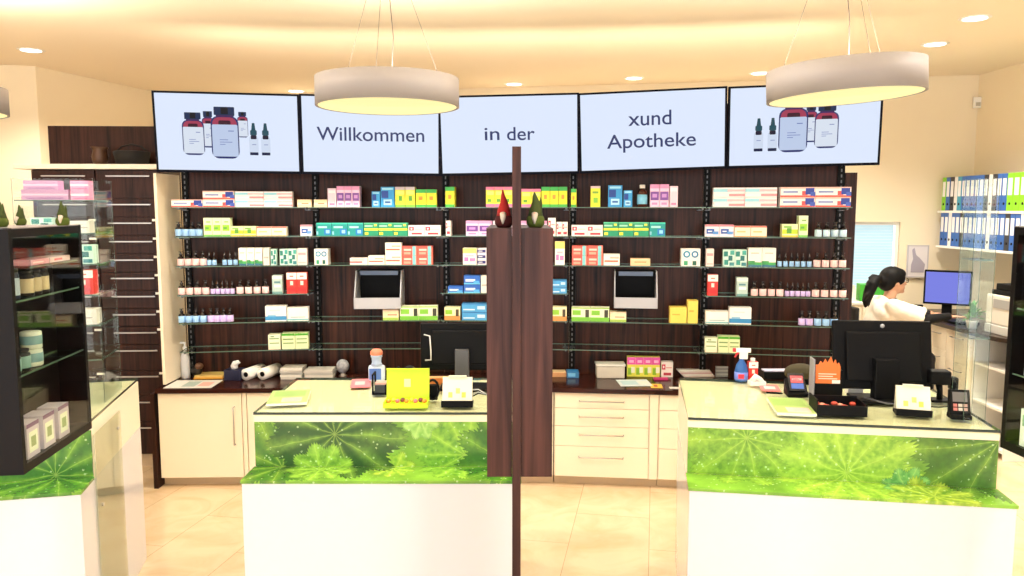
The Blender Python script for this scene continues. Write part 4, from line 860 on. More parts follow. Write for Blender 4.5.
MB().lathe([(.03, 0), (.032, .004), (.018, .016), (.02, .024)], STEEL, 18).build('foot', g)
MB().ell((0, 0, .072), (.047, .047, .052), mottled('globe glass', (.16, .17, .22), (.88, .88, .92), 40, .15)).build('globe', g)
# --- left counter
b = root_at('cleaner_bottle', 377, 381, CT, 'white bottle with blue label and orange-white cap behind the black stand', 'bottle')
MB().box(-.042, .042, -.022, .022, 0, .085, col(205, 220, 240)).build('bottle_body', b, bevel=.012)
MB().box(-.036, .026, -.0228, -.0222, .012, .07, col(75, 115, 190)).build('label', b)
MB().lathe([(.03, .085), (.024, .10), (.026, .125), (.03, .128), (.03, .14)], col(170, 190, 225), 18).build('neck', b)
MB().lathe([(.031, .14), (.033, .143), (.032, .156), (.022, .168)], col(230, 130, 100), 18).build('cap', b)
put(MB().ell((0, 0, .035), (.05, .04, .034), mat('black cloth', (.06, .06, .07), .9)).ell((.015, 0, .06), (.03, .028, .022), mat('black cloth', (.06, .06, .07), .9)).tube([(-.04, 0, .04), (-.055, 0, .06), (-.04, 0, .075)], .006, mat('black cloth', (.06, .06, .07), .9)), 'cloth_pouch', 407, 381, CT, 'crumpled black pouch behind the open green display box', 'pouch')
put(sheet(.18, .26, (236, 238, 226), .012, [(.0, .0, 1, 1, (160, 185, 115)), (.35, .08, .85, .4, (230, 170, 165)), (.1, .5, .9, .9, (140, 175, 95))]), 'booklet', 266, 406.5, CT, 'pale green booklet near the left front corner of the left counter', 'booklet', .18, .001)
put(sheet(.10, .20, (235, 120, 130), .001, [(.2, .3, .7, .7, (245, 190, 190))]), 'leaflet', 350, 388, CT, 'pinkish red leaflet lying left of the black stand', 'leaflet', .15)
r = root_at('card_stand', 372, 395, CT, 'small black wire card stand left of the green box', 'stand')
mb = MB().box(0, .008, 0, .008, 0, .10, BLACK).box(.062, .07, 0, .008, 0, .05, BLACK).box(0, .008, .07, .078, 0, .10, BLACK).box(0, .07, 0, .078, 0, .006, BLACK).box(0, .008, 0, .078, .094, .10, BLACK); mb.build('frame', r)
MB().box(.010, .066, .012, .066, .007, .045, col(40, 42, 48)).build('tray', r); MB().box(.012, .064, .016, .06, .046, .056, col(205, 160, 150)).build('cards', r)
LIME = mat('lime card', (.80, .92, .10), .5)
r = root_at('display_box', 383, 408.5, CT, 'open lime green display box with upright lid on the left counter', 'box', .0)
MB().box(0, .20, 0, .10, 0, .006, LIME).box(0, .20, 0, .004, .006, .022, LIME).box(0, .004, .004, .10, .006, .026, LIME).box(.196, .2, .004, .10, .006, .026, LIME).build('tray', r)
MB().xprism([(.10, 0), (.105, 0), (.128, .158), (.112, .160), (.112, .153), (.122, .152)], .0, .198, LIME).build('lid', r)
MB().xprism([(.1035, .075), (.1045, .075), (.1075, .112), (.1065, .112)], .082, .112, col(238, 240, 170)).build('sticker', r)
for k in range(9):
    c = ((235, 150, 60), (225, 205, 60), (240, 120, 130), (120, 60, 60))[k % 4]
    MB().ell((.018 + k * .0205, .05 + (k % 2) * .02, .022), (.011, .018, .010), col(*c), 10, 6).build('sweet', r)
r = root_at('desk_monitor', 421, 387, CT, 'black computer monitor seen from behind on the left counter', 'monitor')
MB().box(.0, .50, 0, .022, .085, .325, BLACK).box(.06, .44, -.02, 0, .12, .29, BLACK).build('screen_housing', r, bevel=.006)
MB().box(.175, .245, -.045, -.021, .02, .20, mat('stand grey', (.30, .30, .32), .35)).build('neck', r, bevel=.004); MB().box(.10, .40, -.10, .06, 0, .012, BLACK).build('base', r, bevel=.004)
MB().tube([(.02, -.012, .27), (.05, -.03, .265), (.055, -.03, .19), (.055, -.03, .145), (.025, -.012, .14)], .0035, col(215, 215, 215)).build('cable_loop', r)
put(MB().box(0, .145, 0, .05, 0, .032, col(225, 130, 60)).box(.004, .141, .004, .046, .032, .036, col(245, 180, 120)), 'carton', 426, 385, CT, 'flat orange carton between the green box and the cream calendar', 'box', .02)
mb = MB()
for k in range(3): mb.tube([(.028 * math.cos(a / 16 * 2 * math.pi), -.006 * k - .004 * math.sin(a / 8), .052 + .046 * math.sin(a / 16 * 2 * math.pi)) for a in range(17)], .005, BLACK, 6)
mb.box(-.02, .02, .0, .03, 0, .07, BLACK); put(mb, 'cable_coil', 433, 400, CT, 'coil of black cable standing right of the green display box', 'cable')
def calendar(x, y, rz, lab, w=.135, hh=.125):
    r = root_at('desk_calendar', x, y, CT, lab, 'calendar', rz)
    MB().box(-.004, w + .004, 0, .09, 0, .012, BLACK).box(-.004, w + .004, 0, .006, .012, .03, BLACK).build('base', r)
    MB().xprism([(.008, .013), (.016, .013), (.068, hh), (.062, hh + .002)], 0, w, col(244, 238, 214)).box(w * .2, w * .8, .055, .07, hh + .001, hh + .008, col(235, 230, 210)).build('card_front', r)
    MB().xprism([(.078, .013), (.084, .013), (.072, hh), (.067, hh)], 0, w, col(225, 220, 200)).build('card_back', r)
    for k, (u, v, c) in enumerate(((.2, .25, (225, 215, 110)), (.45, .4, (190, 205, 120)), (.65, .25, (235, 205, 90)))):
        y0 = .008 + (.054) * v - .002; z0 = .013 + (hh - .013) * v; y1 = .008 + .054 * (v + .2) - .002; z1 = .013 + (hh - .013) * (v + .2)
        MB().add([(u * w, y0, z0), (u * w + w * .14, y0, z0), (u * w + w * .14, y1, z1), (u * w, y1, z1)], [(0, 1, 2, 3)], col(*c)).build('printed_mark', r)
calendar(442, 407.5, 0, 'cream calendar card on a black base, on the left counter beside the partition')
mb = MB()
for k in range(4): mb.tube([(-.02, .05, .005 + .012 * k), (.02, .03, .03 + .006 * k), (.06, .02, .025), (.10, .02, .006)], .003, (BLACK, col(205, 208, 214))[k % 2], 6)
put(mb, 'cable_bundle', 474, 401, CT, 'tangle of black and grey cables right of the cream calendar, by the partition', 'cable')
# --- right worktop
put(MB().box(0, .10, 0, .10, 0, .03, col(205, 150, 100)).box(.004, .096, .004, .096, .03, .034, col(235, 200, 150)), 'wooden_tray', 552.5, 377, WTZ, 'flat tan tray on the worktop right beside the partition', 'tray')
put(MB().box(0, .085, 0, .09, 0, .045, col(45, 120, 180)).box(.008, .06, -.001, 0, .01, .035, col(120, 190, 230)), 'medicine_box', 567, 378, WTZ, 'small blue box on the worktop between tan tray and clear container', 'box')
r = root_at('storage_container', 596, 378.5, WTZ, 'frosted plastic storage container with lid left of the magenta boxes', 'container', -.02)
MB().prism([(.006, 0), (.204, 0), (.204, .12), (.006, .12)], 0, .088, mottled('frosted plastic', (.78, .76, .72), (.85, .82, .76), 8, .35)).build('tub', r, bevel=.006); MB().box(0, .21, -.005, .126, .088, .102, col(232, 230, 222)).build('lid', r, bevel=.003)
p0 = atZ(627, 376.5, WTZ)
for k in range(4):
    o = pbox_mesh(.0575, .142, .06, 'magenta').build('medicine_box', None, (p0.x + k * .0588, p0.y - k * .004, WTZ), -.07); tag(o, '%s of four upright magenta and yellow boxes on the right worktop' % ('leftmost', 'second', 'third', 'rightmost')[k], 'box', 'magenta and yellow boxes on the worktop')
o = pbox_mesh(.082, .11, .06, 'whitered').build('medicine_box', None, (p0.x + .243, p0.y - .02, WTZ), -.08); tag(o, 'white box with red marks just right of the magenta boxes', 'box')
put(sheet(.22, .20, (222, 238, 242), .003, [(.1, .2, .6, .8, (190, 225, 235)), (.65, .2, .95, .7, (240, 245, 240))]), 'paper_pad', 621, 386.5, WTZ, 'pale blue paper pad lying before the magenta boxes', 'paper', .05)
put(sheet(.08, .12, (242, 205, 80), .002, [(.3, .2, .6, .8, (190, 90, 60))]), 'note_pad', 651, 388, WTZ, 'small yellow note right of the pale blue pad', 'paper', -.1)
put(sheet(.10, .04, (200, 50, 120), .012), 'magenta_packet', 654, 380, WTZ, 'small dark magenta packet under the white and red box', 'packet', 0)
put(sheet(.10, .05, (245, 243, 240), .002), 'paper_card', 670, 388.8, WTZ, 'white card at the worktop edge beside the right counter', 'card', -.05)
mb = MB(); z = 0
for j in range(5): mb.box(-.01 * j, .22 - .008 * j, 0, .15, z, z + .009, col(*((240, 225, 225), (250, 248, 245), (225, 190, 195))[j % 3])); z += .010
put(mb, 'paper_stack', 684, 377, WTZ, 'loose stack of white and pink papers behind the right counter', 'papers', .04)
mb = MB(); z = 0
for j in range(6): mb.box(0, .085, 0, .10, z, z + .011, col(*((150, 155, 160), (195, 198, 200))[j % 2])); z += .013
put(mb, 'notepad_stack', 716, 377, WTZ, 'small grey stack of pads behind the spray bottle', 'pads')
# --- right counter
r = root_at('spray_bottle', 741, 380.5, CT, 'blue spray bottle with white head and red trigger on the right counter', 'bottle', -.2)
MB().lathe([(.03, 0), (.034, .004), (.034, .05), (.026, .085), (.014, .105), (.013, .115)], col(35, 90, 165), 20).build('bottle_body', r)
MB().lathe([(.0345, .008), (.0348, .009), (.0348, .048), (.0345, .048)], col(110, 130, 215), 20).box(-.018, .012, -.0352, -.0345, .016, .04, col(225, 40, 60)).build('label', r)
MB().box(-.012, .03, -.011, .011, .115, .16, col(238, 235, 232)).box(-.03, .045, -.009, .009, .150, .172, col(238, 235, 232)).build('spray_head', r, bevel=.003)
MB().tube([(-.014, 0, .15), (-.026, 0, .14), (-.034, 0, .122)], [.007, .006, .004], col(215, 45, 60)).box(-.046, -.030, -.009, .009, .152, .170, col(215, 45, 60)).build('trigger', r)
mb = pbox_mesh(.048, .10, .035, 'redwhite').lathe([(.012, 0), (.012, .018)], col(245, 240, 235), 12, c=(.024, .017, .10)); put(mb, 'carton', 748.5, 381, CT, 'red and white carton standing right of the spray bottle', 'box')
put(MB().box(-.04, .04, -.02, .03, 0, .02, WHITE).tube([(-.03, 0, .02), (-.01, 0, .045), (.015, 0, .03), (.03, 0, .022)], [.012, .015, .012, .006], WHITE), 'tissue_pack', 757, 385, CT, 'crumpled white tissue pack before the red and white carton', 'tissues')
r = root_at('desk_tray', 764, 379.5, CT, 'long low black tray behind the card terminal', 'tray'); MB().box(0, .22, 0, .10, 0, .006, BLACK).box(0, .22, 0, .004, .006, .04, BLACK).box(0, .004, .004, .10, .006, .04, BLACK).box(.216, .22, .004, .1, .006, .04, BLACK).box(.004, .216, .096, .1, .006, .04, BLACK).build('tray_body', r)
MB().box(.01, .16, .02, .08, .0065, .042, col(205, 200, 225)).build('papers', r)
put(MB().lathe([(.022, 0), (.03, .045), (.031, .05), (.027, .05)], col(225, 232, 240), 18).lathe([(.0285, .025), (.0295, .03), (.0305, .042), (.0303, .043)], col(110, 170, 220), 18), 'paper_cup', 783, 375.8, WTZ + .0, 'small white and blue cup on the worktop behind the black tray', 'cup')
put(sheet(.09, .15, (235, 120, 120), .0015, [(.2, .3, .8, .7, (250, 215, 210))]), 'leaflet', 762, 391, CT, 'red leaflet on the right counter left of the card terminal', 'leaflet', -.2)
mb = MB().tube([(0, 0, .005), (.07, -.012, .005), (.078, -.013, .004)], [.005, .005, .001], BLACK, 8); put(mb, 'pen', 766, 393.5, CT, 'black pen lying behind the green booklet', 'pen', -.1)
r = root_at('card_terminal', 788, 397.5, CT, 'black card terminal in a cradle with red and blue display', 'card terminal', -.1)
MB().xprism([(0, 0), (.09, 0), (.09, .075), (.03, .03), (0, .02)], 0, .098, BLACK).build('cradle', r, bevel=.004)
MB().xprism([(.012, .03), (.024, .024), (.082, .098), (.070, .105)], .012, .086, mat('terminal shell', (.08, .08, .10), .3)).build('terminal_body', r, bevel=.002)
tt = lambda u0, u1, a, b, c: MB().add([(u0, .0105 + .058 * a, .0305 + .0745 * a), (u1, .0105 + .058 * a, .0305 + .0745 * a), (u1, .0105 + .058 * b, .0305 + .0745 * b), (u0, .0105 + .058 * b, .0305 + .0745 * b)], [(0, 1, 2, 3)], c)
tt(.02, .078, .12, .42, col(70, 105, 190)).build('display_band', r); tt(.02, .078, .45, .85, col(215, 90, 95)).build('display', r); tt(.026, .072, .6, .7, col(245, 235, 235)).build('text_line', r)
put(MB().ell((0, 0, .05), (.085, .05, .045), mat('olive cloth', (.26, .24, .16), .85)).ell((.03, 0, .045), (.075, .045, .04), mat('dark cloth', (.07, .06, .06), .85)).box(-.06, .07, -.04, .04, 0, .02, BLACK), 'bag', 800, 381.5, CT, 'dark olive bag lying behind the card terminal', 'bag')
put(sheet(.165, .28, (236, 240, 220), .014, [(0, 0, 1, 1, (165, 195, 110)), (.3, .05, .9, .35, (240, 190, 180)), (.05, .45, .9, .9, (145, 180, 90))]), 'booklet', 777, 415.5, CT, 'pale green booklet stack near the front edge of the right counter', 'booklet', -.16 , .001)
r = root_at('leaflet_holder', 814, 402, CT, 'black leaflet holder with an orange sign card, left of the large monitor', 'holder', -.12)
MB().box(0, .135, .03, .075, 0, .145, BLACK).build('holder_body', r, bevel=.003); MB().box(-.006, -.001, .0, .08, 0, .20, col(150, 150, 155)).build('side_plate', r)
OR = col(238, 118, 40)
MB().yprism([(.008, .085), (.118, .085), (.118, .165), (.11, .185), (.103, .172), (.095, .198), (.086, .178), (.075, .212), (.06, .182), (.05, .20), (.04, .178), (.03, .19), (.02, .172), (.008, .172)], .020, .028, OR).build('orange_sign', r)
for k, (a_, b_, z) in enumerate(((.02, .10, .128), (.02, .085, .117), (.02, .105, .106))): MB().box(a_, b_, .0188, .0198, z, z + .004, col(250, 225, 200)).build('text_line', r)
MB().box(.082, .118, .018, .0198, .086, .102, col(245, 240, 235)).build('price_sticker', r)
r = root_at('open_tray', 842, 416.5, CT, 'black open tray with orange wrapped sweets before the large monitor', 'tray', -.12)
MB().box(-.105, .105, 0, .14, 0, .006, BLACK).box(-.105, .105, 0, .005, .006, .048, BLACK).box(-.105, -.1, .005, .14, .006, .07, BLACK).box(.1, .105, .005, .14, .006, .05, BLACK).box(-.1, .1, .135, .14, .006, .06, BLACK).build('tray_body', r)
for k in range(14): MB().ell((-.085 + .026 * (k % 7), .04 + .055 * (k // 7), .018 + .008 * ((k * 5) % 3)), (.015, .017, .009), col(*((225, 110, 60), (190, 70, 50), (240, 170, 140))[k % 3]), 10, 6).build('wrapped_sweet', r)
# large monitor, back towards us, leaning back
r = root_at('desk_monitor', 884, 401, CT, 'large black computer monitor seen from behind on the right counter', 'monitor', -.10)
sl = .10
MB().xprism([(.02, .05), (.045, .045), (.10, .365), (.075, .37)], -.225, .225, BLACK).xprism([(.0, .09), (.022, .09), (.064, .32), (.045, .32)], -.17, .17, BLACK).build('screen_housing', r, bevel=.008)
MB().box(-.055, .055, -.03, .03, .01, .20, BLACK).build('neck', r, bevel=.006); MB().box(-.14, .14, -.07, .10, 0, .014, BLACK).build('base', r, bevel=.005)
lg = MB().lathe([(.010, 0), (.010, .0015)], col(170, 172, 178), 20, M=Matrix.Translation((0, .0665, .345)) @ Matrix.Rotation(math.pi / 2, 4, 'X')); lg.build('emblem', r)
MB().tube([(-.10, -.03, .02), (-.02, -.09, .01), (.06, -.10, .008)], .004, col(90, 90, 95)).build('cable', r)
put(sheet(.07, .05, (235, 232, 228), .03), 'paper_block', 848, 395, CT, 'white paper block tucked between sign holder and large monitor', 'paper', -.1)
calendar(897, 415.5, -.30, 'white calendar card on a black base, right of the large monitor', .135, .12)
r = root_at('barcode_scanner', 940, 402, CT, 'black barcode scanner on a stand behind the white calendar', 'scanner', -.2)
MB().box(-.04, .05, -.02, .05, 0, .012, BLACK).build('foot', r, bevel=.003); MB().tube([(0, .01, .012), (.0, .01, .05), (-.01, .0, .09)], [.014, .013, .016], BLACK).build('stem', r); MB().box(-.055, .035, -.03, .04, .085, .15, BLACK).box(.036, .07, -.02, .03, .06, .12, BLACK).build('scanner_head', r, bevel=.008)
r = root_at('payment_terminal', 951, 419.5, CT, 'small black payment terminal with keypad at the right end of the counter', 'card terminal', -.2)
MB().xprism([(0, 0), (.05, 0), (.062, .118), (.045, .122), (.012, .02)], 0, .082, BLACK).box(0, .082, -.004, .06, 0, .02, BLACK).build('terminal_body', r, bevel=.003)
fy = lambda z: .012 + (z - .02) * .324 - .0012
q = lambda x0, x1, z0, z1, c, nm: MB().add([(x0, fy(z0), z0), (x1, fy(z0), z0), (x1, fy(z1), z1), (x0, fy(z1), z1)], [(0, 1, 2, 3)], c).build(nm, r)
q(.012, .07, .072, .112, col(110, 105, 105), 'display')
for i in range(3):
    for j in range(2): q(.013 + i * .020, .029 + i * .020, .036 + j * .016, .048 + j * .016, col(*((205, 120, 110), (215, 200, 190), (190, 150, 140))[i]), 'key')
mb = MB().tube([(0, 0, .004), (.04, -.02, .004), (.09, -.01, .006), (.14, -.035, .004)], .0035, BLACK, 6); put(mb, 'power_cable', 927, 407, CT, 'black cable running from the calendar to the payment terminal', 'cable')

# ================================================================== OFFICE
DZ = .93
desk = MB(); pts = [(3.64, 7.48), (3.64, 5.95), (3.66, 5.80), (3.73, 5.67), (3.86, 5.60), (4.41, 5.60), (4.41, 7.48)]
desk.prism(pts, DZ - .035, DZ, mat('dark desk top', (.16, .12, .10), .3)); tag(desk.build('office_desk', bevel=.003), 'dark desk top with rounded near corner in the back office', 'desk')
def office_cab(y0, y1, nd, lab):
    r = empty('drawer_cabinet', (3.675, y0, 0), -math.pi / 2, lab, 'cabinet', 'cream drawer cabinets under the office desk'); L = y0 - y1 - .002
    MB().box(0, L, .02, .70, .08, DZ - .037, CREAM).build('body', r); MB().box(0, L, .05, .08, 0, .079, col(120, 110, 95)).build('plinth', r)
    h = (DZ - .037 - .08) / nd
    for k in range(nd):
        z1 = DZ - .037 - k * h; d = MB().box(.003, L - .003, 0, .019, z1 - h + .003, z1, CREAM).build('drawer', r, bevel=.002)
        MB().tube([(L * .25, 0, z1 - .06), (L * .25, -.022, z1 - .06), (L * .75, -.022, z1 - .06), (L * .75, 0, z1 - .06)], .004, STEEL).build('handle', d)
office_cab(7.40, 6.85, 4, 'farthest cream drawer cabinet under the office desk, by the woman')
office_cab(6.85, 6.52, 4, 'middle cream drawer cabinet of four drawers under the office desk')
office_cab(6.52, 6.19, 3, 'nearest cream cabinet of three deep drawers under the office desk')
r = empty('open_shelf_unit', (3.70, 6.17, 0), -math.pi / 2, 'white open shelf unit under the near end of the office desk', 'shelf')
MB().box(0, .02, 0, .5, 0, DZ - .037, WHITE).build('side_panel', r); MB().box(.44, .46, 0, .5, 0, DZ - .037, WHITE).build('side_panel', r); MB().box(.02, .44, .48, .5, 0, DZ - .037, WHITE).build('back_panel', r)
for z in (.05, .36, .66): MB().box(.02, .44, 0, .479, z, z + .018, WHITE).build('shelf_board', r)
MB().box(0.0, .46, -.0, .5, -.0, -.0, WHITE)
mb = MB(); z = 0
for j in range(5): mb.box(0, .22, 0, .16, z, z + .016, col(*((200, 196, 190), (225, 220, 215))[j % 2])); z += .018
o = mb.build('paper_stack', None, (3.95, 5.85, .679)); tag(o, 'stack of papers on the upper board of the white open shelf', 'papers')
# monitor
r = empty('office_monitor', (3.90, 6.95, DZ + .004), 0, 'office computer monitor with glowing blue screen in front of the woman', 'monitor')
mo = math.radians(-52)
MB().box(-.19, .19, 0, .03, .10, .41, BLACK).build('screen_housing', r, bevel=.005); MB().box(-.175, .175, -.002, -.0005, .118, .393, mat('blue screen', (.50, .53, .93), .3, 0, .9)).build('display', r)
MB().box(-.04, .04, .02, .05, .01, .1, BLACK).build('neck', r); MB().box(-.12, .12, -.05, .10, 0, .012, BLACK).build('base', r); r.rotation_euler = (0, 0, math.radians(-36))
o = MB().box(-.09, .09, -.21, .21, 0, .02, BLACK).build('keyboard', None, (3.79, 6.62, DZ + .001), .02, .003); tag(o, 'black keyboard under the hands of the woman in the office', 'keyboard')
o = MB().box(-.10, .10, -.08, .08, 0, .04, BLACK).box(-.10, .10, -.08, -.04, .04, .075, BLACK).box(-.03, .07, -.02, .06, .04, .046, col(70, 72, 78)).build('telephone', None, (3.74, 7.28, DZ + .001), -.3, .004); tag(o, 'black desk telephone left of the blue office monitor', 'telephone')
# printers
r = empty('laser_printer', (3.98, 5.91, DZ + .001), 0, 'large white printer on the near end of the office desk', 'printer')
MB().box(-.24, .24, -.20, .20, .07, .30, col(212, 208, 198)).build('printer_body', r, bevel=.012); MB().box(-.25, .22, -.19, .19, 0, .069, col(190, 190, 186)).build('paper_tray', r, bevel=.006); MB().box(-.245, -.241, -.10, .10, .20, .27, col(150, 150, 150)).build('control_panel', r)
o = MB().box(-.22, .20, -.17, .17, 0, .035, BLACK).box(-.20, .18, -.15, .15, .035, .085, BLACK).build('document_scanner', None, (3.98, 5.91, DZ + .302), 0, .006); tag(o, 'flat black device stacked on the large white printer', 'scanner')
o = MB().box(-.12, .12, -.10, .10, 0, .10, col(225, 222, 215)).box(-.08, .08, -.101, -.1, .03, .07, col(185, 185, 182)).build('label_printer', None, (4.0, 5.91, DZ + .388), .1, .012); tag(o, 'small white printer on top of the flat black device', 'printer')
# leafy plant
r = empty('leafy_plant', (3.725, 6.255, DZ + .001), 0, 'small bushy green plant at the desk edge before the blue monitor', 'plant')
MB().lathe([(.035, 0), (.045, .06), (.047, .065), (.04, .06)], WHITE, 16).build('pot', r); mb = MB(); GL = mottled('plant leaf', (.10, .38, .10), (.45, .72, .35), 20, .5)
for k in range(46):
    a = random.uniform(0, 6.28); e = random.uniform(-.2, 1.3); R_ = random.uniform(.03, .09); c = Vector((R_ * math.cos(a) * math.cos(e), R_ * math.sin(a) * math.cos(e), .085 + R_ * 1.4 * math.sin(e)))
    M_ = Matrix.Translation(c) @ Matrix.Rotation(a, 4, 'Z') @ Matrix.Rotation(-e, 4, 'Y'); l_ = .035
    vs_ = [M_ @ Vector(q_) for q_ in ((-l_, 0, 0), (0, -.018, .006), (l_, 0, -.004), (0, .018, .006), (0, 0, -.002))]; mb.add(vs_, [(0, 1, 4), (1, 2, 4), (2, 3, 4), (3, 0, 4)], GL)
mb.build('foliage', r)
# binder shelves on the right wall
for z, nm in ((1.525, 'lower'), (1.855, 'upper')): o = MB().box(0, 2.0, 0, .335, 0, .02, WHITE).build('wall_shelf', None, (4.08, 7.52, z), -math.pi / 2, .001); tag(o, nm + ' white wall shelf board carrying a row of office binders', 'shelf', 'office wall shelf boards')
def binder_proto(c, wd):
    b = MB().box(0, wd, 0, .27, 0, .31, col(*c)).build('ring_binder', bevel=.002)
    MB().box(wd * .16, wd * .84, -.0012, -.0002, .13, .27, col(232, 232, 235)).build('spine_label', b)
    MB().lathe([(.012, 0), (.012, .0015)], BLACK, 14, M=Matrix.Translation((wd / 2, -.0002, .06)) @ Matrix.Rotation(math.pi / 2, 4, 'X')).build('finger_hole', b)
    return b
BC = {'green': (125, 200, 30), 'blue': (40, 95, 175), 'black': (40, 42, 50), 'white': (225, 225, 225), 'turquoise': (60, 150, 180)}
BPr = {}
rows = [(1.546, ['blue', 'blue', 'white', 'blue', 'blue', 'black', 'blue', 'blue', 'blue', 'blue', 'blue', 'white', 'blue', 'blue', 'blue', 'black', 'blue', 'blue', 'white', 'blue', 'blue', 'blue', 'blue'], 'lower'),
        (1.876, ['green', 'blue', 'black', 'white', 'turquoise', 'blue', 'blue', 'blue', 'blue', 'blue', 'black', 'white', 'black', 'blue', 'blue', 'green', 'green', 'green', 'green', 'green', 'green', 'green'], 'upper')]
for z, cs, nm in rows:
    y = 7.47; seen = {}
    tot = {c: cs.count(c) for c in cs}
    for c in cs:
        wd = .064 if (c != 'white') else .05
        if c == 'green' and nm == 'upper' and y < 7: wd = .08
        if y - wd < 5.55: break
        k = (c, wd)
        if k not in BPr: BPr[k] = b = binder_proto(BC[c], wd)
        else: b = copy_tree(BPr[k])
        b.location = (4.09, y, z); b.rotation_euler = (0, 0, -math.pi / 2)
        n_ = seen.get(c, 0); seen[c] = n_ + 1
        tag(b, ('%s ring binder on the %s office shelf' % (c, nm)) if tot[c] == 1 else '%s ring binder, %s of its colour from the left, %s office shelf' % (c, ORD[min(n_, 19)], nm), 'binder', '%s ring binders on the %s shelf' % (c, nm)); y -= wd + .003
# poster, sideboard, window-sill things
p = atV(905, 277, BW0, BW1); p2 = atV(928, 245, BW0, BW1); w_ = (Vector((p2.x, p2.y)) - Vector((p.x, p.y))).length; h_ = p2.z - p.z
r = empty('poster', p + Vector((-.01, -.04, 0)), ba, 'pale framed picture of a seated grey figure on the office wall', 'picture')
MB().box(0, w_, 0, .012, 0, h_, col(222, 216, 218)).box(.0, w_, -.004, 0, 0, .012, col(190, 185, 190)).box(0, w_, -.004, 0, h_ - .012, h_, col(190, 185, 190)).box(0, .012, -.004, 0, .012, h_ - .012, col(190, 185, 190)).box(w_ - .012, w_, -.004, 0, .012, h_ - .012, col(190, 185, 190)).build('frame', r)
MB().yprism([(.2 * w_, .05), (.8 * w_, .05), (.85 * w_, .13), (.6 * w_, .19), (.42 * w_, .22), (.32 * w_, .29), (.22 * w_, .27), (.28 * w_, .18), (.2 * w_, .12)], -.003, -.001, col(165, 158, 172)).build('figure_shape', r)
sbp = Vector((2.95, 7.28, 0))
r = empty('sideboard', sbp, ba, 'low cream sideboard below the office window', 'cabinet'); MB().box(0, .64, .0, .36, .0, 1.0, CREAM).build('body', r, bevel=.003); MB().box(-.01, .65, -.02, .36, 1.001, 1.025, WHITE).build('top', r, bevel=.002)
for k in range(2): d = MB().box(.01 + k * .315, .31 + k * .315, -.018, -.001, .06, .98, CREAM).build('door', r); MB().box(.11 + k * .315, .21 + k * .315, -.03, -.019, .9, .91, STEEL).build('handle', d)
px = Vector((math.cos(ba), math.sin(ba), 0)); py = Vector((-px.y, px.x, 0))
o = MB().box(0, .22, 0, .14, 0, .16, col(60, 170, 50)).build('storage_box', None, sbp + px * .32 + py * .08 + Vector((0, 0, 1.026)), ba, .003); tag(o, 'bright green box under the office window, behind the woman', 'box')
o = MB().box(0, .16, 0, .12, 0, .12, col(235, 235, 225)).box(.0, .15, .0, .12, .1205, .15, col(215, 225, 205)).build('paper_box', None, sbp + px * .12 + py * .06 + Vector((0, 0, 1.026)), ba); tag(o, 'pale box left of the green one under the office window', 'box')
# office chair
r = empty('office_chair', (3.10, 6.60, 0), 0, 'black office chair the woman sits on', 'chair')
BK = mat('black upholstery', (.04, .04, .045), .8)
MB().box(-.23, .23, -.23, .23, .43, .49, BK).build('seat', r, bevel=.025)
mb = MB(); pts = []
for k in range(9): a = math.radians(-50 + 100 * k / 8); pts.append((-.27 - .06 * math.cos(a) + .05, .24 * math.sin(a) / math.sin(math.radians(50))))
mb.prism([(q[0] - .025, q[1]) for q in pts[::-1]] + [(q[0] + .02, q[1]) for q in pts], .70, 1.085, BK); mb.build('backrest', r, bevel=.012)
MB().tube([(-.05, 0, .43), (-.25, 0, .42), (-.30, 0, .56), (-.295, 0, .75)], .018, BLACK).build('back_support', r)
MB().lathe([(.03, .09), (.03, .30), (.02, .30), (.02, .43)], STEEL, 16).build('gas_column', r)
for k in range(5):
    a = 2 * math.pi * k / 5 + .3; l_ = MB().tube([(0, 0, .09), (.26 * math.cos(a), .26 * math.sin(a), .065)], [.024, .015], BLACK).build('base_arm', r)
    MB().lathe([(.025, -.012), (.028, -.01), (.028, .01), (.025, .012)], BLACK, 14, M=Matrix.Translation((.26 * math.cos(a), .26 * math.sin(a), .029)) @ Matrix.Rotation(math.pi / 2, 4, 'X')).build('castor', l_)
# ------------------------------------------------------------------ the woman
def caps(mb, pts, rs, m, n=14):
    pts = [Vector(p_) for p_ in pts]
    mb.tube(pts, rs, m, n)
    for p_, r_ in zip(pts, rs): mb.ell(p_, (r_, r_, r_), m, n, 8)
def remesh(o, v, sm=3):
    q_ = o.modifiers.new('remesh', 'REMESH'); q_.mode = 'VOXEL'; q_.voxel_size = v; q_.use_smooth_shade = True
    s_ = o.modifiers.new('smooth', 'SMOOTH'); s_.factor = .5; s_.iterations = sm; return o
SKIN = mottled('skin', (.80, .60, .48), (.86, .66, .54), 12, .55); COAT = mottled('white coat', (.94, .90, .84), (.97, .94, .88), 6, .8); SHIRT = mat('black shirt', (.035, .03, .04), .8); HAIR = mat('black hair', (.025, .022, .028), .6, 0, 0, .2); TROU = mat('dark trousers', (.08, .08, .11), .8)
pe = empty('person', (3.08, 6.60, 0), 0, 'woman with dark ponytail and glasses in a white coat, seated working at the office desk', 'person')
J = dict(hip=(0.02, 0, .64), waist=(.03, 0, .80), chest=(.09, 0, 1.00), neck=(.13, 0, 1.13), head=(.165, .0, 1.27),
         shN=(.10, -.165, 1.075), elN=(.34, -.23, .985), wrN=(.575, -.14, 1.0), shF=(.11, .165, 1.075), elF=(.30, .24, .96), wrF=(.55, .10, .99))
body = MB()
caps(body, [J['hip'], J['waist'], J['chest']], [.125, .11, .12], SKIN); body.ell((.09, 0, 1.02), (.10, .17, .09), SKIN); body.ell(J['hip'], (.13, .17, .11), SKIN)
caps(body, [J['chest'], J['neck'], (.145, 0, 1.19)], [.06, .052, .05], SKIN)
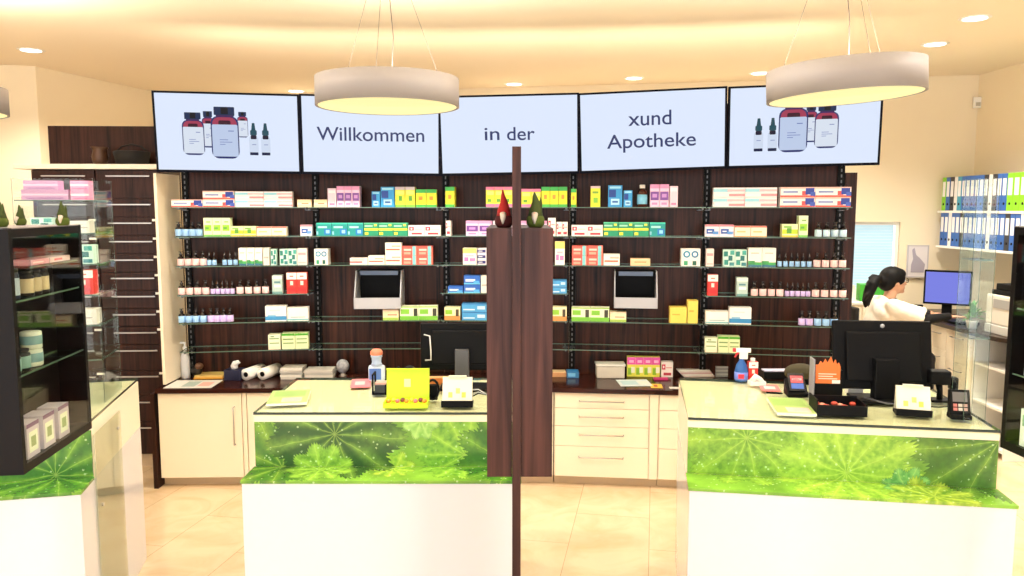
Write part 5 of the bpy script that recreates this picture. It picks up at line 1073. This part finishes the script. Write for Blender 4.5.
body.ell((.162, 0, 1.285), (.092, .072, .098), SKIN, 20, 14); body.ell((.195, 0, 1.235), (.062, .054, .062), SKIN)     # skull and jaw
body.tube([(.245, 0, 1.292), (.262, 0, 1.268), (.272, 0, 1.258), (.250, 0, 1.25)], [.008, .011, .012, .008], SKIN, 8)    # nose
body.ell((.248, 0, 1.222), (.012, .022, .007), SKIN); body.ell((.236, 0, 1.195), (.022, .024, .018), SKIN)                # lips, chin
for s in (-1, 1):
    body.ell((.160, s * .074, 1.268), (.018, .008, .028), SKIN)   # ear
    caps(body, [(.02, s * .09, .64), (.42, s * .11, .63)], [.085, .06], SKIN); caps(body, [(.42, s * .11, .61), (.44, s * .11, .12)], [.055, .036], SKIN); caps(body, [(.42, s * .11, .055), (.56, s * .11, .045)], [.04, .03], SKIN)
for sh, el, wr, s in (('shN', 'elN', 'wrN', -1), ('shF', 'elF', 'wrF', 1)):
    caps(body, [J[sh], J[el]], [.046, .037], SKIN); caps(body, [J[el], J[wr]], [.036, .024], SKIN)
    w_ = Vector(J[wr]); d_ = Vector((1, -s * .05, -.10)).normalized(); side = Vector((0, 1, 0))
    palm = w_ + d_ * .05; body.ell(palm, (.045, .036, .014), SKIN)
    for f in range(4):
        o_ = (f - 1.5) * .017; ln = (.062, .072, .068, .052)[f]; b0 = palm + d_ * .035 + side * o_
        body.tube([b0, b0 + d_ * ln * .5 + Vector((0, 0, .008)), b0 + d_ * ln * .8 + Vector((0, 0, -.004)), b0 + d_ * ln + Vector((0, 0, -.018))], [.0085, .008, .0075, .005], SKIN, 8)
    tb = w_ + d_ * .025 + side * (-s * .028) * -1 * -1; body.tube([tb, tb + d_ * .03 + side * (-s * .02), tb + d_ * .055 + side * (-s * .022) + Vector((0, 0, -.01))], [.011, .009, .007], SKIN, 8)
remesh(body.build('body', pe), .0075, 2)
shirt = MB()
for sh, el, wr in (('shN', 'elN', 'wrN'), ('shF', 'elF', 'wrF')):
    E_ = Vector(J[el]); W_ = Vector(J[wr]); S_ = Vector(J[sh]); caps(shirt, [S_, E_], [.052, .044], SHIRT); shirt.tube([E_, E_ + (W_ - E_) * .5, W_ + (W_ - E_).normalized() * .0], [.045, .038, .031], SHIRT, 14); 
caps(shirt, [J['waist'], J['chest']], [.117, .125], SHIRT); shirt.ell((.135, 0, 1.12), (.065, .065, .035), SHIRT)
remesh(shirt.build('shirt', pe), .010, 2)
coat = MB()
caps(coat, [(0.02, 0, .62), J['waist'], J['chest']], [.150, .135, .140], COAT); coat.ell((.085, 0, 1.02), (.125, .195, .115), COAT); coat.ell((.02, 0, .62), (.165, .20, .13), COAT)
for sh, el in (('shN', 'elN'), ('shF', 'elF')):
    S_ = Vector(J[sh]); E_ = Vector(J[el]); caps(coat, [S_, S_ + (E_ - S_) * .45], [.075, .078], COAT); coat.tube([S_ + (E_ - S_) * .4, S_ + (E_ - S_) * .86], [.078, .088], COAT, 16)
coat.tube([(.075, -.05, 1.135), (.06, 0, 1.15), (.075, .05, 1.135)], .022, COAT)
cobj = remesh(coat.build('white_coat', pe), .012, 3)
tx_ = bpy.data.textures.new('fold noise', 'CLOUDS'); tx_.noise_scale = .09; dm = cobj.modifiers.new('folds', 'DISPLACE'); dm.texture = tx_; dm.strength = .028; dm.mid_level = .5
tr = MB()
for s in (-1, 1): caps(tr, [(.02, s * .09, .64), (.42, s * .11, .63)], [.098, .072], TROU); caps(tr, [(.42, s * .11, .61), (.44, s * .11, .14)], [.067, .05], TROU)
remesh(tr.build('trousers', pe), .014, 2)
for s in (-1, 1): MB().ell((.50, s * .11, .042), (.13, .045, .04), BLACK).build('shoe', pe)
hair = MB(); hair.ell((.148, 0, 1.31), (.108, .088, .100), HAIR, 20, 14); hair.ell((.105, 0, 1.28), (.080, .080, .085), HAIR); hair.ell((.19, 0, 1.345), (.07, .07, .05), HAIR)
hair.tube([(.07, -.01, 1.30), (.0, -.03, 1.30), (-.04, -.05, 1.26), (-.065, -.05, 1.19), (-.085, -.05, 1.11), (-.09, -.05, 1.06)], [.03, .045, .05, .045, .034, .008], HAIR, 14)
hair.tube([(-.04, -.07, 1.24), (-.10, -.09, 1.17), (-.13, -.08, 1.10)], [.018, .016, .002], HAIR, 8); hair.tube([(-.02, -.03, 1.22), (-.055, -.03, 1.13), (-.05, -.03, 1.05)], [.024, .02, .002], HAIR, 8)
hair.tube([(.05, -.02, 1.31), (-.03, -.03, 1.33), (-.08, -.04, 1.31)], [.02, .018, .002], HAIR, 10); hair.tube([(.0, -.04, 1.28), (-.09, -.06, 1.24), (-.11, -.07, 1.15)], [.02, .02, .003], HAIR, 10)
remesh(hair.build('hair', pe), .009, 1)
gl = MB()
for s in (-1, 1):
    c_ = Vector((.262, s * .032, 1.290)); gl.tube([c_ + Vector((0, .024 * math.cos(a / 12 * 6.283), .018 * math.sin(a / 12 * 6.283))) for a in range(13)], .002, BLACK, 6); gl.tube([(.260, s * .056, 1.294), (.20, s * .080, 1.290), (.15, s * .080, 1.280)], .002, BLACK, 6)
gl.tube([(.263, -.008, 1.292), (.263, .008, 1.292)], .002, BLACK, 6); gl.build('glasses', pe)
for s in (-1, 1): MB().ell((.243, s * .030, 1.288), (.010, .013, .008), WHITE, 12, 8).ell((.2505, s * .030, 1.288), (.004, .006, .006), BLACK, 10, 6).build('eye', pe)

# ================================================================== WORLD
w = bpy.data.worlds.new('world'); bpy.context.scene.world = w; w.use_nodes = True
w.node_tree.nodes['Background'].inputs[0].default_value = (.93, .96, 1, 1); w.node_tree.nodes['Background'].inputs[1].default_value = 4.2
vs = bpy.context.scene.view_settings; vs.view_transform = 'Standard'; vs.look = 'None'; vs.gamma = 1; vs.use_curve_mapping = False; vs.exposure = 0.0
